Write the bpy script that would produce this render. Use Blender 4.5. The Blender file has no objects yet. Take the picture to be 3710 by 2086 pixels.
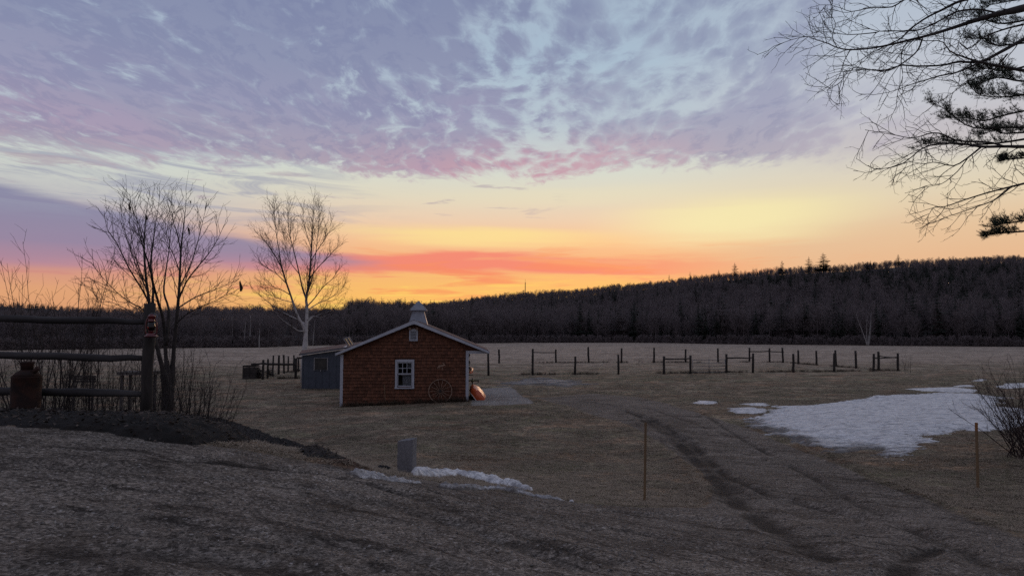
import bpy, bmesh, math, random
import numpy as np
from mathutils import Vector, Matrix, noise as mnoise

# ------------------------------------------------------------------ camera, sky, sun, exposure
SC = bpy.context.scene
COL = SC.collection
EYE = 3.3                       # eye height above the pasture (m)
F_PX = 2507.0                   # focal length in photograph pixels (3710 wide)
PITCH = math.atan(162.0 / F_PX)

cam_data = bpy.data.cameras.new('camera')
cam_data.sensor_width = 36.0
cam_data.lens = F_PX / 3710.0 * 36.0
cam_data.clip_start = 0.1
cam_data.clip_end = 9000.0
cam = bpy.data.objects.new('camera', cam_data)
cam.location = (0, 0, EYE)
cam.rotation_euler = (math.radians(90) + PITCH, 0, 0)
COL.objects.link(cam)
SC.camera = cam

SC.view_settings.view_transform = 'Standard'
SC.view_settings.look = 'None'
SC.view_settings.exposure = 0.0
SC.view_settings.gamma = 1.0
SC.view_settings.use_curve_mapping = False

SC.cycles.use_adaptive_sampling = True
SC.cycles.adaptive_threshold = 0.012
SC.cycles.use_denoising = False
SC.cycles.max_bounces = 5
SC.cycles.diffuse_bounces = 2
SC.cycles.glossy_bounces = 2
SC.cycles.transmission_bounces = 4
SC.cycles.transparent_max_bounces = 6
SC.cycles.caustics_reflective = False
SC.cycles.caustics_refractive = False

SUN_AZ, SUN_EL = math.radians(10.0), math.radians(3.0)


def s2l(c):
    c = c / 255.0
    return c / 12.92 if c <= 0.04045 else ((c + 0.055) / 1.055) ** 2.4


def rgb(r, g, b):
    return (s2l(r), s2l(g), s2l(b), 1.0)


class E:
    """a node socket with arithmetic"""
    nt = None

    def __init__(self, s):
        self.s = s

    @staticmethod
    def put(inp, v):
        if isinstance(v, E):
            E.nt.links.new(v.s, inp)
        else:
            inp.default_value = v

    def m(self, op, o=None, p=None):
        n = E.nt.nodes.new('ShaderNodeMath')
        n.operation = op
        E.put(n.inputs[0], self)
        if o is not None:
            E.put(n.inputs[1], o)
        if p is not None:
            E.put(n.inputs[2], p)
        return E(n.outputs[0])

    def __add__(self, o): return self.m('ADD', o)
    def __radd__(self, o): return self.m('ADD', o)
    def __sub__(self, o): return self.m('SUBTRACT', o)
    def __rsub__(self, o): return (self * -1.0) + o
    def __mul__(self, o): return self.m('MULTIPLY', o)
    def __rmul__(self, o): return self.m('MULTIPLY', o)
    def __truediv__(self, o): return self.m('DIVIDE', o)
    def max(self, o): return self.m('MAXIMUM', o)
    def min(self, o): return self.m('MINIMUM', o)
    def pow(self, o): return self.m('POWER', o)
    def inv(self): return (self * -1.0) + 1.0


def smooth(x, a, b, lo=0.0, hi=1.0):
    n = E.nt.nodes.new('ShaderNodeMapRange')
    n.interpolation_type = 'SMOOTHSTEP'
    E.put(n.inputs['Value'], x)
    n.inputs['From Min'].default_value = a
    n.inputs['From Max'].default_value = b
    n.inputs['To Min'].default_value = lo
    n.inputs['To Max'].default_value = hi
    return E(n.outputs[0])


def mixc(f, a, b, blend='MIX'):
    n = E.nt.nodes.new('ShaderNodeMix')
    n.data_type = 'RGBA'
    n.blend_type = blend
    n.clamp_factor = True
    E.put(n.inputs[0], f)
    E.put(n.inputs[6], a)
    E.put(n.inputs[7], b)
    return E(n.outputs[2])


def vec(x, y, z):
    n = E.nt.nodes.new('ShaderNodeCombineXYZ')
    for i, v in enumerate((x, y, z)):
        E.put(n.inputs[i], v)
    return E(n.outputs[0])


def split(v):
    n = E.nt.nodes.new('ShaderNodeSeparateXYZ')
    E.put(n.inputs[0], v)
    return [E(o) for o in n.outputs]


NOISE_DIM = '3D'


def noise(v, scale, detail=4.0, rough=0.5, dist=0.0):
    n = E.nt.nodes.new('ShaderNodeTexNoise')
    n.noise_dimensions = NOISE_DIM
    if v is not None:
        E.put(n.inputs['Vector'], v)
    n.inputs['Scale'].default_value = scale
    n.inputs['Detail'].default_value = detail
    n.inputs['Roughness'].default_value = rough
    n.inputs['Distortion'].default_value = dist
    return E(n.outputs[0])


def voronoi(v, scale, feature='F1', rnd=1.0):
    n = E.nt.nodes.new('ShaderNodeTexVoronoi')
    n.feature = feature
    n.voronoi_dimensions = NOISE_DIM
    if v is not None:
        E.put(n.inputs['Vector'], v)
    n.inputs['Scale'].default_value = scale
    n.inputs['Randomness'].default_value = rnd
    return E(n.outputs[0])


def ramp(x, stops):
    n = E.nt.nodes.new('ShaderNodeValToRGB')
    E.put(n.inputs[0], x)
    el = n.color_ramp.elements
    while len(el) < len(stops):
        el.new(0.5)
    for e, (p, c) in zip(el, stops):
        e.position = p
        e.color = c
    return E(n.outputs[0])


def build_world():
    w = bpy.data.worlds.new('World')
    SC.world = w
    w.use_nodes = True
    nt = w.node_tree
    nt.nodes.clear()
    E.nt = nt
    tc = nt.nodes.new('ShaderNodeTexCoord')
    d = E(tc.outputs['Generated'])
    x, y, z = split(d)
    az = x.m('ARCTAN2', y) * 57.29578
    el = z.m('ARCSINE') * 57.29578
    elp = el.max(0.0)
    east = smooth(y, -0.35, 0.75)                      # 1 towards the dawn, 0 behind the camera

    # ---- clear air behind the clouds, by height
    def R(stops):
        return ramp(elp / 90.0, [(a / 90.0, rgb(*c)) for a, c in stops])
    clear_e = R([(0, (253, 178, 88)), (2.6, (254, 194, 104)), (4.0, (251, 190, 112)), (5.6, (248, 180, 126)),
                 (7.5, (251, 198, 148)), (9.3, (240, 210, 180)), (11.2, (228, 219, 196)),
                 (13.2, (216, 221, 210)), (17, (190, 206, 214)), (22, (172, 196, 214)), (32, (158, 178, 200)),
                 (55, (146, 158, 182)), (90, (134, 146, 172))])
    clear_w = R([(0, (164, 154, 160)), (8, (170, 160, 168)), (20, (160, 162, 180)), (45, (146, 156, 182)), (90, (134, 146, 172))])
    # the left of the dawn sky is duller and more mauve
    clear_l = R([(0, (214, 150, 116)), (3.0, (222, 160, 124)), (4.6, (206, 142, 140)), (6.5, (190, 150, 165)),
                 (9.5, (186, 190, 196)), (12.0, (206, 214, 208)), (15, (185, 200, 208)), (22, (165, 188, 210)), (32, (156, 176, 198)),
                 (90, (134, 146, 172))])
    leftness = smooth(az, -9.0, -32.0)
    clear = mixc(leftness * 0.85, clear_e, clear_l)
    # right: paler orange and cream over the hill
    clear_r = R([(0, (236, 184, 142)), (5, (235, 187, 146)), (7.5, (233, 198, 160)), (10.0, (229, 213, 184)), (13.0, (220, 216, 202)),
                 (16, (206, 208, 212)), (22, (184, 198, 212)), (32, (164, 182, 202)), (90, (134, 146, 172))])
    clear = mixc(smooth(az, 8.0, 26.0), clear, clear_r)

    # ---- coordinates on a cloud deck overhead
    den = z.max(0.0) + 0.055
    cx, cy = x / den, y / den
    deck_v = vec(cx, cy, 0.0)
    strk = vec(az * 0.10, el * 0.95, 0.3)              # long thin streaks near the horizon
    n_strk = noise(strk, 1.1, 6, 0.55, 0.3)
    n_strk2 = noise(vec(az * 0.035 + 17.0, el * 0.55, 0.0), 1.4, 5, 0.5, 0.4)
    n_fine = noise(vec(az * 0.16 + 31.0, el * 2.2, 0.0), 1.0, 5, 0.6, 0.2)

    # ---- bright cream lenses low in the dawn
    def lens(a0, e0, wa, we, tilt=0.0):
        da = (az - a0) / wa
        de = (el - e0 - (az - a0) * tilt + (n_strk2 - 0.5) * 1.6) / we
        return smooth((da * da + de * de).m('SQRT'), 1.25, 0.15)
    c = clear
    c = mixc(lens(-3.0, 8.0, 13.0, 0.85, -0.02) * 0.85, c, rgb(255, 226, 152))
    c = mixc(lens(18.0, 9.0, 11.0, 2.3, 0.02) * 0.85, c, rgb(249, 237, 180))
    c = mixc(lens(7.0, 11.2, 16.0, 1.1, 0.02) * 0.3, c, rgb(238, 228, 190))

    # ---- rose and coral streaks
    band_e = el + (n_strk2 - 0.5) * 2.6 + (n_strk - 0.5) * 2.2 + az.max(0.0) * 0.05
    coral = smooth(band_e, 4.3, 5.3) * smooth(band_e, 6.9, 5.8) * smooth(az, 24.0, 4.0) * smooth(az, -40.0, -12.0, 0.55, 1.0)
    coral_col = mixc(smooth(az, -8.0, -26.0), rgb(246, 134, 116), rgb(204, 138, 150))
    c = mixc(coral * 0.92, c, coral_col)
    coral2 = smooth(n_strk, 0.52, 0.66) * smooth(el, 2.2, 3.4) * smooth(el, 7.6, 6.0) * smooth(az, 32.0, 10.0)
    c = mixc(coral2 * 0.55, c, mixc(leftness, rgb(250, 140, 96), rgb(210, 138, 130)))
    gold = smooth(n_fine, 0.5, 0.68) * smooth(el, 5.2, 3.4) * smooth(az, -34.0, -14.0) * smooth(az, 26.0, 10.0)
    c = mixc(gold * 0.6, c, rgb(255, 214, 108))

    # ---- violet bank on the left, slanting down towards the middle
    top = ((az * -1.0) - 13.8) * 0.165 + 6.3
    rag = (n_strk - 0.5) * 3.4 + (noise(vec(az * 0.22 + 47.0, el * 0.9, 0.0), 1.0, 5, 0.6) - 0.5) * 1.3
    below_top = smooth(top - (el + rag * 0.34), -0.25, 0.75)
    above_bot = smooth(el + (n_strk2 - 0.5) * 0.8 + (az + 30.0) * -0.035, 4.1, 5.5)
    bank = below_top * above_bot * smooth(az, -6.0, -15.0)
    bank_col = ramp(smooth(el, 4.5, 10.0), [(0.0, rgb(176, 138, 158)), (0.25, rgb(150, 136, 164)), (1.0, rgb(136, 136, 166))])
    c = mixc(bank * 0.94, c, bank_col)
    # grey streaks above the bank, thinning towards the middle
    st = smooth(noise(vec(az * 0.085 + el * 0.05, el * 0.75 + az * 0.045 + 9.0, 0.0), 1.5, 7, 0.66, 0.7), 0.42, 0.66)
    st = st * smooth(el, 7.5, 9.5) * smooth(el, 15.5, 12.5) * smooth(az, -6.0, -24.0)
    c = mixc(st * 0.70, c, rgb(156, 158, 178))
    # a few small flat wisps over the birch
    wisp = smooth(noise(vec(az * 0.13 + 61.0, el * 1.05, 0.0), 1.0, 5, 0.55, 0.3), 0.61, 0.70) * smooth(el, 8.8, 10.0) * smooth(el, 13.2, 12.0) * smooth(az, 6.0, -2.0)
    c = mixc(wisp * 0.6, c, rgb(176, 160, 172))

    # ---- altocumulus deck
    warp = noise(deck_v, 0.8, 3, 0.5)
    dv = vec(cx + (warp - 0.5) * 0.35, cy * 0.55 + (warp - 0.5) * 0.4, 0.0)
    big = noise(dv, 0.75, 4, 0.55, 0.2)
    mid = noise(dv, 3.0, 6, 0.62, 0.25)
    cells = voronoi(vec(cx + (mid - 0.5) * 0.25, cy * 0.50 + (mid - 0.5) * 0.25, 0.0), 12.0, 'F1')
    fine = noise(dv, 13.0, 5, 0.66, 0.25)
    edge = el + (mid - 0.5) * 3.2 + (fine - 0.5) * 2.2 + (big - 0.5) * 3.0
    deck = smooth(edge, 12.2, 13.6) * smooth(az + (big - 0.5) * 30.0, 31.0, 23.0)
    deck = deck * east + east.inv() * 0.75
    soft = smooth(az, 0.0, 10.0)
    cover = smooth(az, 4.0, -17.0) * 0.27 + smooth(az, -2.0, 8.0) * smooth(az, 27.0, 14.0) * 0.12 + (big - 0.5) * (soft * 0.5 + 1.05) + (mid - 0.5) * 0.75
    cover = cover + smooth(az, 3.0, 10.0) * smooth(az, 26.0, 17.0) * smooth(el, 12.0, 13.5) * smooth(el, 18.5, 15.5) * 0.26
    cover = cover - smooth(az, -13.0, -4.0) * smooth(az, 7.0, 0.0) * smooth(el, 13.5, 17.0) * 0.10
    lump = ((fine - 0.5) * 1.1 - (cells - 0.42) * 0.7) * smooth(az, -24.0, -2.0, 1.25, 1.15) * (soft * -0.25 + 1.0)
    thick = smooth(cover + lump * 0.85 + 0.10, -0.22, 0.36)
    veil = smooth(cover + lump * 0.3 + 0.25, -0.3, 0.5)
    deck_hi = R([(0, (176, 158, 172)), (12.6, (178, 164, 176)), (14.5, (165, 157, 179)), (17.5, (152, 152, 181)), (21, (141, 147, 177)), (26, (130, 139, 172)),
                 (45, (138, 142, 168)), (90, (136, 138, 162))])
    rose = smooth(az, -20.0, 2.0) * smooth(az, 20.0, 7.0) * smooth(el + (big - 0.5) * 4.0, 16.8, 13.0)
    deck_hi = mixc(rose * 0.6, deck_hi, rgb(214, 150, 166))
    rose2 = smooth(noise(dv, 0.9, 3, 0.5), 0.5, 0.7) * smooth(el, 22.0, 16.0) * smooth(az, 14.0, 4.0)
    deck_hi = mixc(rose2 * 0.3, deck_hi, rgb(178, 148, 182))
    thin = mixc(0.5, deck_hi, rgb(196, 208, 218))
    c = mixc(deck * veil * 0.62, c, thin)
    c = mixc(deck * thick * (soft * -0.26 + 0.92), c, deck_hi)
    # shade inside the lumps
    sh = smooth(fine + (mid - 0.5) * 0.8, 0.60, 0.40) * deck * thick
    c = mixc(sh * 0.26, c, rgb(110, 118, 160))
    # smooth grey veil on the far right
    vr = smooth(az, 19.0, 30.0) * smooth(el, 12.0, 15.0) * smooth(el, 30.0, 20.0)
    c = mixc(vr * 0.30, c, rgb(186, 186, 202))
    vr2 = smooth(az, 16.0, 30.0) * smooth(el + (mid - 0.5) * 2.5, 11.6, 13.4) * smooth(el, 16.5, 14.0)
    c = mixc(vr2 * 0.5, c, rgb(188, 178, 190))

    # ---- the sky behind the camera: the same broken deck in blue dusk light
    cw = mixc(thick * 0.8, clear_w, rgb(148, 146, 164))
    c = mixc(east, cw, c)
    low = smooth(el, -1.5, -0.2)
    c = mixc(low, rgb(46, 44, 48), c)

    sky = nt.nodes.new('ShaderNodeTexSky')
    sky.sky_type = 'NISHITA'
    sky.sun_disc = False
    sky.sun_elevation = SUN_EL
    sky.sun_rotation = SUN_AZ
    sky.air_density = 1.0
    sky.dust_density = 1.0
    bg1 = nt.nodes.new('ShaderNodeBackground')
    bg1.inputs['Strength'].default_value = 0.05
    nt.links.new(sky.outputs[0], bg1.inputs['Color'])
    bg2 = nt.nodes.new('ShaderNodeBackground')
    nt.links.new(c.s, bg2.inputs['Color'])
    bg2.inputs['Strength'].default_value = 1.0
    mx = nt.nodes.new('ShaderNodeMixShader')          # thin clear air, mostly covered by cloud and dawn haze
    mx.inputs[0].default_value = 0.95
    nt.links.new(bg1.outputs[0], mx.inputs[1])
    nt.links.new(bg2.outputs[0], mx.inputs[2])
    out = nt.nodes.new('ShaderNodeOutputWorld')
    nt.links.new(mx.outputs[0], out.inputs['Surface'])
    w.cycles.sampling_method = 'MANUAL'
    w.cycles.sample_map_resolution = 512


NOISE_DIM = '2D'
build_world()
NOISE_DIM = '3D'

sun_data = bpy.data.lights.new('sun', 'SUN')
sun_data.energy = 0.35
sun_data.angle = math.radians(14.0)
sun_data.color = (1.0, 0.62, 0.38)
sun = bpy.data.objects.new('sun', sun_data)
sun_dir = Vector((math.sin(SUN_AZ) * math.cos(SUN_EL), math.cos(SUN_AZ) * math.cos(SUN_EL), math.sin(SUN_EL)))
sun.rotation_euler = (-sun_dir).to_track_quat('-Z', 'Y').to_euler()
sun.location = (0, 60, 30)
COL.objects.link(sun)

# ------------------------------------------------------------------ helpers
def pix_dir(px, py):
    a, b = (px - 1855.0) / F_PX, (1043.0 - py) / F_PX
    cp, sp = math.cos(PITCH), math.sin(PITCH)
    return a, cp - b * sp, sp + b * cp          # x, y, z of the view ray


def P(px, py, d):
    """the place seen at a photograph pixel when it stands d metres ahead"""
    x, y, z = pix_dir(px, py)
    t = d / y
    return Vector((x * t, d, EYE + z * t))


def link(o):
    COL.objects.link(o)
    return o


def tag(o, label=None, cat=None, group=None, kind=None):
    if label: o['label'] = label
    if cat: o['category'] = cat
    if group: o['group'] = group
    if kind: o['kind'] = kind
    return o


def thing(name, loc, label, cat, group=None):
    o = bpy.data.objects.new(name, None)
    o.location = loc
    o.empty_display_size = 0.2
    link(o)
    return tag(o, label, cat, group)


class MB:
    """collects shapes in world space; build() links them as one mesh object"""
    def __init__(self):
        self.v, self.f, self.smooth = [], [], []

    def add(self, vs, fs, sm=False):
        o = len(self.v)
        self.v += [tuple(p) for p in vs]
        self.f += [tuple(i + o for i in q) for q in fs]
        self.smooth += [sm] * len(fs)
        return self

    def box(self, c, s, rot=None):
        hx, hy, hz = s[0] / 2, s[1] / 2, s[2] / 2
        vs = [Vector((x, y, z)) for x in (-hx, hx) for y in (-hy, hy) for z in (-hz, hz)]
        if rot is not None:
            vs = [rot @ p for p in vs]
        c = Vector(c)
        vs = [p + c for p in vs]
        return self.add(vs, [(0, 1, 3, 2), (4, 6, 7, 5), (0, 4, 5, 1), (2, 3, 7, 6), (0, 2, 6, 4), (1, 5, 7, 3)])

    def beam(self, a, b, w, h, up=(0, 0, 1)):
        a, b = Vector(a), Vector(b)
        t = (b - a).normalized()
        s = t.cross(Vector(up)).normalized()
        u = s.cross(t)
        vs = []
        for p in (a, b):
            for i, j in ((-1, -1), (1, -1), (1, 1), (-1, 1)):
                vs.append(p + s * (i * w / 2) + u * (j * h / 2))
        return self.add(vs, [(0, 1, 2, 3), (7, 6, 5, 4), (0, 4, 5, 1), (1, 5, 6, 2), (2, 6, 7, 3), (3, 7, 4, 0)])

    def tube(self, pts, radii, sides=8, cap=True, jit=0.0, rng=None, sm=True):
        pts = [Vector(p) for p in pts]
        if not hasattr(radii, '__len__'):
            radii = [radii] * len(pts)
        vs, fs = [], []
        ref = None
        for i, p in enumerate(pts):
            t = (pts[min(i + 1, len(pts) - 1)] - pts[max(i - 1, 0)]).normalized()
            if ref is None:
                ref = Vector((0, 0, 1)) if abs(t.z) < 0.8 else Vector((1, 0, 0))
            n = t.cross(ref).normalized()
            b = n.cross(t)
            for k in range(sides):
                a = 2 * math.pi * k / sides
                r = radii[i] * (1 + (rng.uniform(-jit, jit) if rng else 0))
                vs.append(p + n * (math.cos(a) * r) + b * (math.sin(a) * r))
        for i in range(len(pts) - 1):
            for k in range(sides):
                k2 = (k + 1) % sides
                fs.append((i * sides + k, i * sides + k2, (i + 1) * sides + k2, (i + 1) * sides + k))
        self.add(vs, fs, sm)
        if cap:
            o = len(self.v) - len(vs)
            self.f.append(tuple(o + k for k in reversed(range(sides)))); self.smooth.append(False)
            o2 = o + (len(pts) - 1) * sides
            self.f.append(tuple(o2 + k for k in range(sides))); self.smooth.append(False)
        return self

    def lathe(self, c, prof, sides=24):
        """prof: list of (r, z)"""
        c = Vector(c)
        vs, fs = [], []
        for r, z in prof:
            for k in range(sides):
                a = 2 * math.pi * k / sides
                vs.append(c + Vector((math.cos(a) * r, math.sin(a) * r, z)))
        for i in range(len(prof) - 1):
            for k in range(sides):
                k2 = (k + 1) % sides
                fs.append((i * sides + k, i * sides + k2, (i + 1) * sides + k2, (i + 1) * sides + k))
        fs.append(tuple(reversed(range(sides))))
        fs.append(tuple((len(prof) - 1) * sides + k for k in range(sides)))
        return self.add(vs, fs, True)

    def prism(self, poly, axis_vec):
        """poly: 3-D points in a plane, extruded by axis_vec"""
        n = len(poly)
        av = Vector(axis_vec)
        vs = [Vector(p) for p in poly] + [Vector(p) + av for p in poly]
        fs = [tuple(reversed(range(n))), tuple(range(n, 2 * n))]
        for k in range(n):
            k2 = (k + 1) % n
            fs.append((k, k2, n + k2, n + k))
        return self.add(vs, fs)

    def build(self, name, mat, parent=None, bevel=0.0):
        off = parent_loc(parent)
        me = bpy.data.meshes.new(name)
        me.from_pydata([(p[0] - off.x, p[1] - off.y, p[2] - off.z) for p in self.v], [], self.f)
        me.polygons.foreach_set('use_smooth', self.smooth)
        bm = bmesh.new(); bm.from_mesh(me)
        bmesh.ops.recalc_face_normals(bm, faces=bm.faces)
        bm.to_mesh(me); bm.free()
        me.materials.append(mat)
        o = bpy.data.objects.new(name, me)
        link(o)
        if parent:
            o.parent = parent
        if bevel:
            m = o.modifiers.new('bevel', 'BEVEL'); m.width = bevel; m.segments = 2
        return o


def parent_loc(p):
    v = Vector((0, 0, 0))
    while p is not None:
        v += p.location
        p = p.parent
    return v


def np_mesh(name, V, Fq, mat, parent=None, smooth_all=True, attrs=None):
    """fast mesh from numpy verts (n,3) and quads or triangles (m,k)"""
    off = parent_loc(parent)
    V = np.asarray(V, np.float32) - np.array(off, np.float32)
    Fq = np.asarray(Fq, np.int32)
    me = bpy.data.meshes.new(name)
    k = Fq.shape[1]
    me.vertices.add(len(V)); me.vertices.foreach_set('co', V.ravel())
    me.loops.add(Fq.size); me.loops.foreach_set('vertex_index', Fq.ravel())
    me.polygons.add(len(Fq))
    me.polygons.foreach_set('loop_start', np.arange(0, Fq.size, k, dtype=np.int32))
    me.polygons.foreach_set('loop_total', np.full(len(Fq), k, np.int32))
    me.polygons.foreach_set('use_smooth', np.full(len(Fq), smooth_all))
    me.update(calc_edges=True)
    for nm, a in (attrs or {}).items():
        at = me.attributes.new(nm, 'FLOAT', 'POINT')
        at.data.foreach_set('value', np.asarray(a, np.float32))
    me.materials.append(mat)
    o = bpy.data.objects.new(name, me)
    link(o)
    if parent:
        o.parent = parent
    return o


class Tubes:
    """thousands of tapered twigs, built in bulk"""
    def __init__(self):
        self.g = {}

    def add(self, pts, radii, sides=3):
        self.g.setdefault((len(pts), sides), []).append((pts, radii))

    def arrays(self):
        VS, FS, o = [], [], 0
        for (n, s), L in self.g.items():
            Pn = np.array([[tuple(q) for q in l[0]] for l in L], np.float64)
            R = np.array([l[1] for l in L], np.float64)
            T = np.empty_like(Pn)
            T[:, 1:-1] = Pn[:, 2:] - Pn[:, :-2]
            T[:, 0] = Pn[:, 1] - Pn[:, 0]
            T[:, -1] = Pn[:, -1] - Pn[:, -2]
            T /= np.linalg.norm(T, axis=2, keepdims=True) + 1e-9
            mean = T.mean(axis=1)
            ref = np.where((np.abs(mean[:, 2]) < 0.75)[:, None], np.array([[0, 0, 1.0]]), np.array([[1.0, 0, 0]]))
            N = np.cross(T, ref[:, None, :])
            N /= np.linalg.norm(N, axis=2, keepdims=True) + 1e-9
            B = np.cross(N, T)
            a = np.arange(s) * 2 * np.pi / s
            V = Pn[:, :, None, :] + R[:, :, None, None] * (np.cos(a)[None, None, :, None] * N[:, :, None, :] + np.sin(a)[None, None, :, None] * B[:, :, None, :])
            m = len(L)
            base = (np.arange(m) * n * s)[:, None, None]
            i = (np.arange(n - 1) * s)[None, :, None]
            k = np.arange(s)[None, None, :]
            k2 = (k + 1) % s
            f = np.stack([base + i + k, base + i + k2, base + i + s + k2, base + i + s + k], axis=-1).reshape(-1, 4)
            VS.append(V.reshape(-1, 3)); FS.append(f + o); o += m * n * s
        return np.concatenate(VS), np.concatenate(FS)

    def build(self, name, mat, parent=None):
        V, F = self.arrays()
        return np_mesh(name, V, F, mat, parent)


def lerp_path(pts, t):
    f = t * (len(pts) - 1)
    i = min(int(f), len(pts) - 2)
    u = f - i
    return pts[i].lerp(pts[i + 1], u), (pts[i + 1] - pts[i])


def shoot(start, d, length, n, wob, trop, rng, trop_v=Vector((0, 0, 1))):
    pts = [start]
    d = d.normalized()
    st = length / (n - 1)
    for _ in range(n - 1):
        d = (d + Vector((rng.gauss(0, wob), rng.gauss(0, wob), rng.gauss(0, wob))) + trop_v * trop).normalized()
        pts.append(pts[-1] + d * st)
    return pts


def grow(ts, path, r0, r1, lev, S, rng):
    """twigs on a parent path: S holds one dict per level"""
    if lev >= len(S):
        return
    p = S[lev]
    L = sum((path[i + 1] - path[i]).length for i in range(len(path) - 1))
    n = max(1, int(p['n'] * (L if p.get('per_m') else 1) + rng.random()))
    az = rng.random() * 6.28
    for k in range(n):
        t = p['t0'] + (p.get('t1', 1.0) - p['t0']) * (k + rng.random()) / n
        pos, tan = lerp_path(path, t)
        tan = tan.normalized()
        az += 2.4 + rng.uniform(-0.5, 0.5)
        ref = Vector((0, 0, 1)) if abs(tan.z) < 0.9 else Vector((1, 0, 0))
        s1 = tan.cross(ref).normalized(); s2 = s1.cross(tan)
        out = s1 * math.cos(az) + s2 * math.sin(az)
        ang = math.radians(p['ang'] + rng.gauss(0, p.get('ang_j', 8)))
        d = tan * math.cos(ang) + out * math.sin(ang)
        ln = p['len'] * (1 - p.get('fall', 0.5) * t) * rng.uniform(0.65, 1.3)
        if not p.get('abs'):
            ln *= L
        rp = r0 + (r1 - r0) * t
        ra = max(min(rp * p.get('rr', 0.6), p.get('rmax', 9)), p.get('rmin', 0.002))
        rb = max(ra * p.get('tip', 0.35), p.get('rmin', 0.002) * 0.7)
        m = p['seg']
        pts = shoot(pos, d, ln, m, p.get('wob', 0.1), p.get('trop', 0.08), rng, p.get('tv', Vector((0, 0, 1))))
        ts.add(pts, [ra + (rb - ra) * i / (m - 1) for i in range(m)], p.get('sides', 3))
        grow(ts, pts, ra, rb, lev + 1, S, rng)


def resample(pts, radii, n):
    pts = [Vector(p) for p in pts]
    out, rr = [], []
    m = len(pts)
    for i in range(n):
        f = i * (m - 1) / (n - 1)
        k = min(int(f), m - 2); u = f - k
        p0, p1, p2, p3 = pts[max(k - 1, 0)], pts[k], pts[k + 1], pts[min(k + 2, m - 1)]
        q = 0.5 * ((2 * p1) + (p2 - p0) * u + (2 * p0 - 5 * p1 + 4 * p2 - p3) * u * u + (3 * p1 - p0 - 3 * p2 + p3) * u ** 3)
        out.append(q); rr.append(radii[k] * (1 - u) + radii[k + 1] * u)
    return out, rr


# ---- numpy value noise
def _hash(ix, iy, seed):
    h = (ix.astype(np.int64) * 374761393 + iy.astype(np.int64) * 668265263 + seed * 974711) & 0x7fffffff
    h = ((h ^ (h >> 13)) * 1274126177) & 0x7fffffff
    h = h ^ (h >> 16)
    return (h & 0xffff) / 65535.0


def vnoise(x, y, seed=0):
    x, y = np.asarray(x, float), np.asarray(y, float)
    ix, iy = np.floor(x), np.floor(y)
    fx, fy = x - ix, y - iy
    ux, uy = fx * fx * (3 - 2 * fx), fy * fy * (3 - 2 * fy)
    a, b = _hash(ix, iy, seed), _hash(ix + 1, iy, seed)
    c, d = _hash(ix, iy + 1, seed), _hash(ix + 1, iy + 1, seed)
    return (a * (1 - ux) + b * ux) * (1 - uy) + (c * (1 - ux) + d * ux) * uy


def fbm(x, y, sc, octv=4, seed=0, gain=0.5):
    s = np.zeros(np.broadcast(x, y).shape); amp, tot = 1.0, 0.0
    for k in range(octv):
        s = s + amp * (vnoise(x * sc + 13.7 * k, y * sc - 7.1 * k, seed + k) - 0.5)
        tot += amp; amp *= gain; sc *= 2.03
    return s / tot


def sstep(x, a, b):
    t = np.clip((x - a) / (b - a), 0, 1)
    return t * t * (3 - 2 * t)


# ------------------------------------------------------------------ materials
MATS = {}


def new_mat(name):
    m = bpy.data.materials.new(name)
    m.use_nodes = True
    nt = m.node_tree
    nt.nodes.clear()
    E.nt = nt
    b = nt.nodes.new('ShaderNodeBsdfPrincipled')
    o = nt.nodes.new('ShaderNodeOutputMaterial')
    nt.links.new(b.outputs[0], o.inputs[0])
    MATS[name] = m
    return m, b


def pos(kind='Object'):
    return E(E.nt.nodes.new('ShaderNodeTexCoord').outputs[kind])


def scl(v, s):
    n = E.nt.nodes.new('ShaderNodeVectorMath'); n.operation = 'MULTIPLY'
    E.put(n.inputs[0], v); n.inputs[1].default_value = s
    return E(n.outputs[0])


def bump(b, h, strength=0.5, dist=0.02):
    n = E.nt.nodes.new('ShaderNodeBump')
    n.inputs['Strength'].default_value = strength
    n.inputs['Distance'].default_value = dist
    E.put(n.inputs['Height'], h)
    E.nt.links.new(n.outputs[0], b.inputs['Normal'])


def attr(name):
    n = E.nt.nodes.new('ShaderNodeAttribute'); n.attribute_name = name
    return E(n.outputs['Fac'])


def c4(c):
    return (c[0], c[1], c[2], 1.0)


def plain(name, col, col2=None, scale=6.0, rough=0.8, metal=0.0, stretch=(1, 1, 1), bstr=0.3, bdist=0.01, spec=0.3, rnd=0.0, rough_j=0.0):
    m, b = new_mat(name)
    v = scl(pos(), stretch)
    n = noise(v, scale, 6, 0.6, 0.3)
    c = mixc(smooth(n, 0.32, 0.68), c4(col), c4(col2 or [q * 0.6 for q in col]))
    if rnd:
        oi = E(E.nt.nodes.new('ShaderNodeObjectInfo').outputs['Random'])
        isl = E(E.nt.nodes.new('ShaderNodeNewGeometry').outputs['Random Per Island'])
        f = (oi * 7.3 + isl * 5.1).m('FRACT')
        c = mixc(1.0, c, ramp(f, [(0, (1 - rnd, 1 - rnd, 1 - rnd, 1)), (1, (1 + rnd, 1 + rnd, 1 + rnd, 1))]), 'MULTIPLY')
    E.put(b.inputs['Base Color'], c)
    b.inputs['Roughness'].default_value = rough
    if rough_j:
        E.put(b.inputs['Roughness'], n * rough_j + (rough - rough_j * 0.5))
    b.inputs['Metallic'].default_value = metal
    b.inputs['Specular IOR Level'].default_value = spec
    if bstr:
        bump(b, noise(v, scale * 3.0, 5, 0.65), bstr, bdist)
    return m


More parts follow.
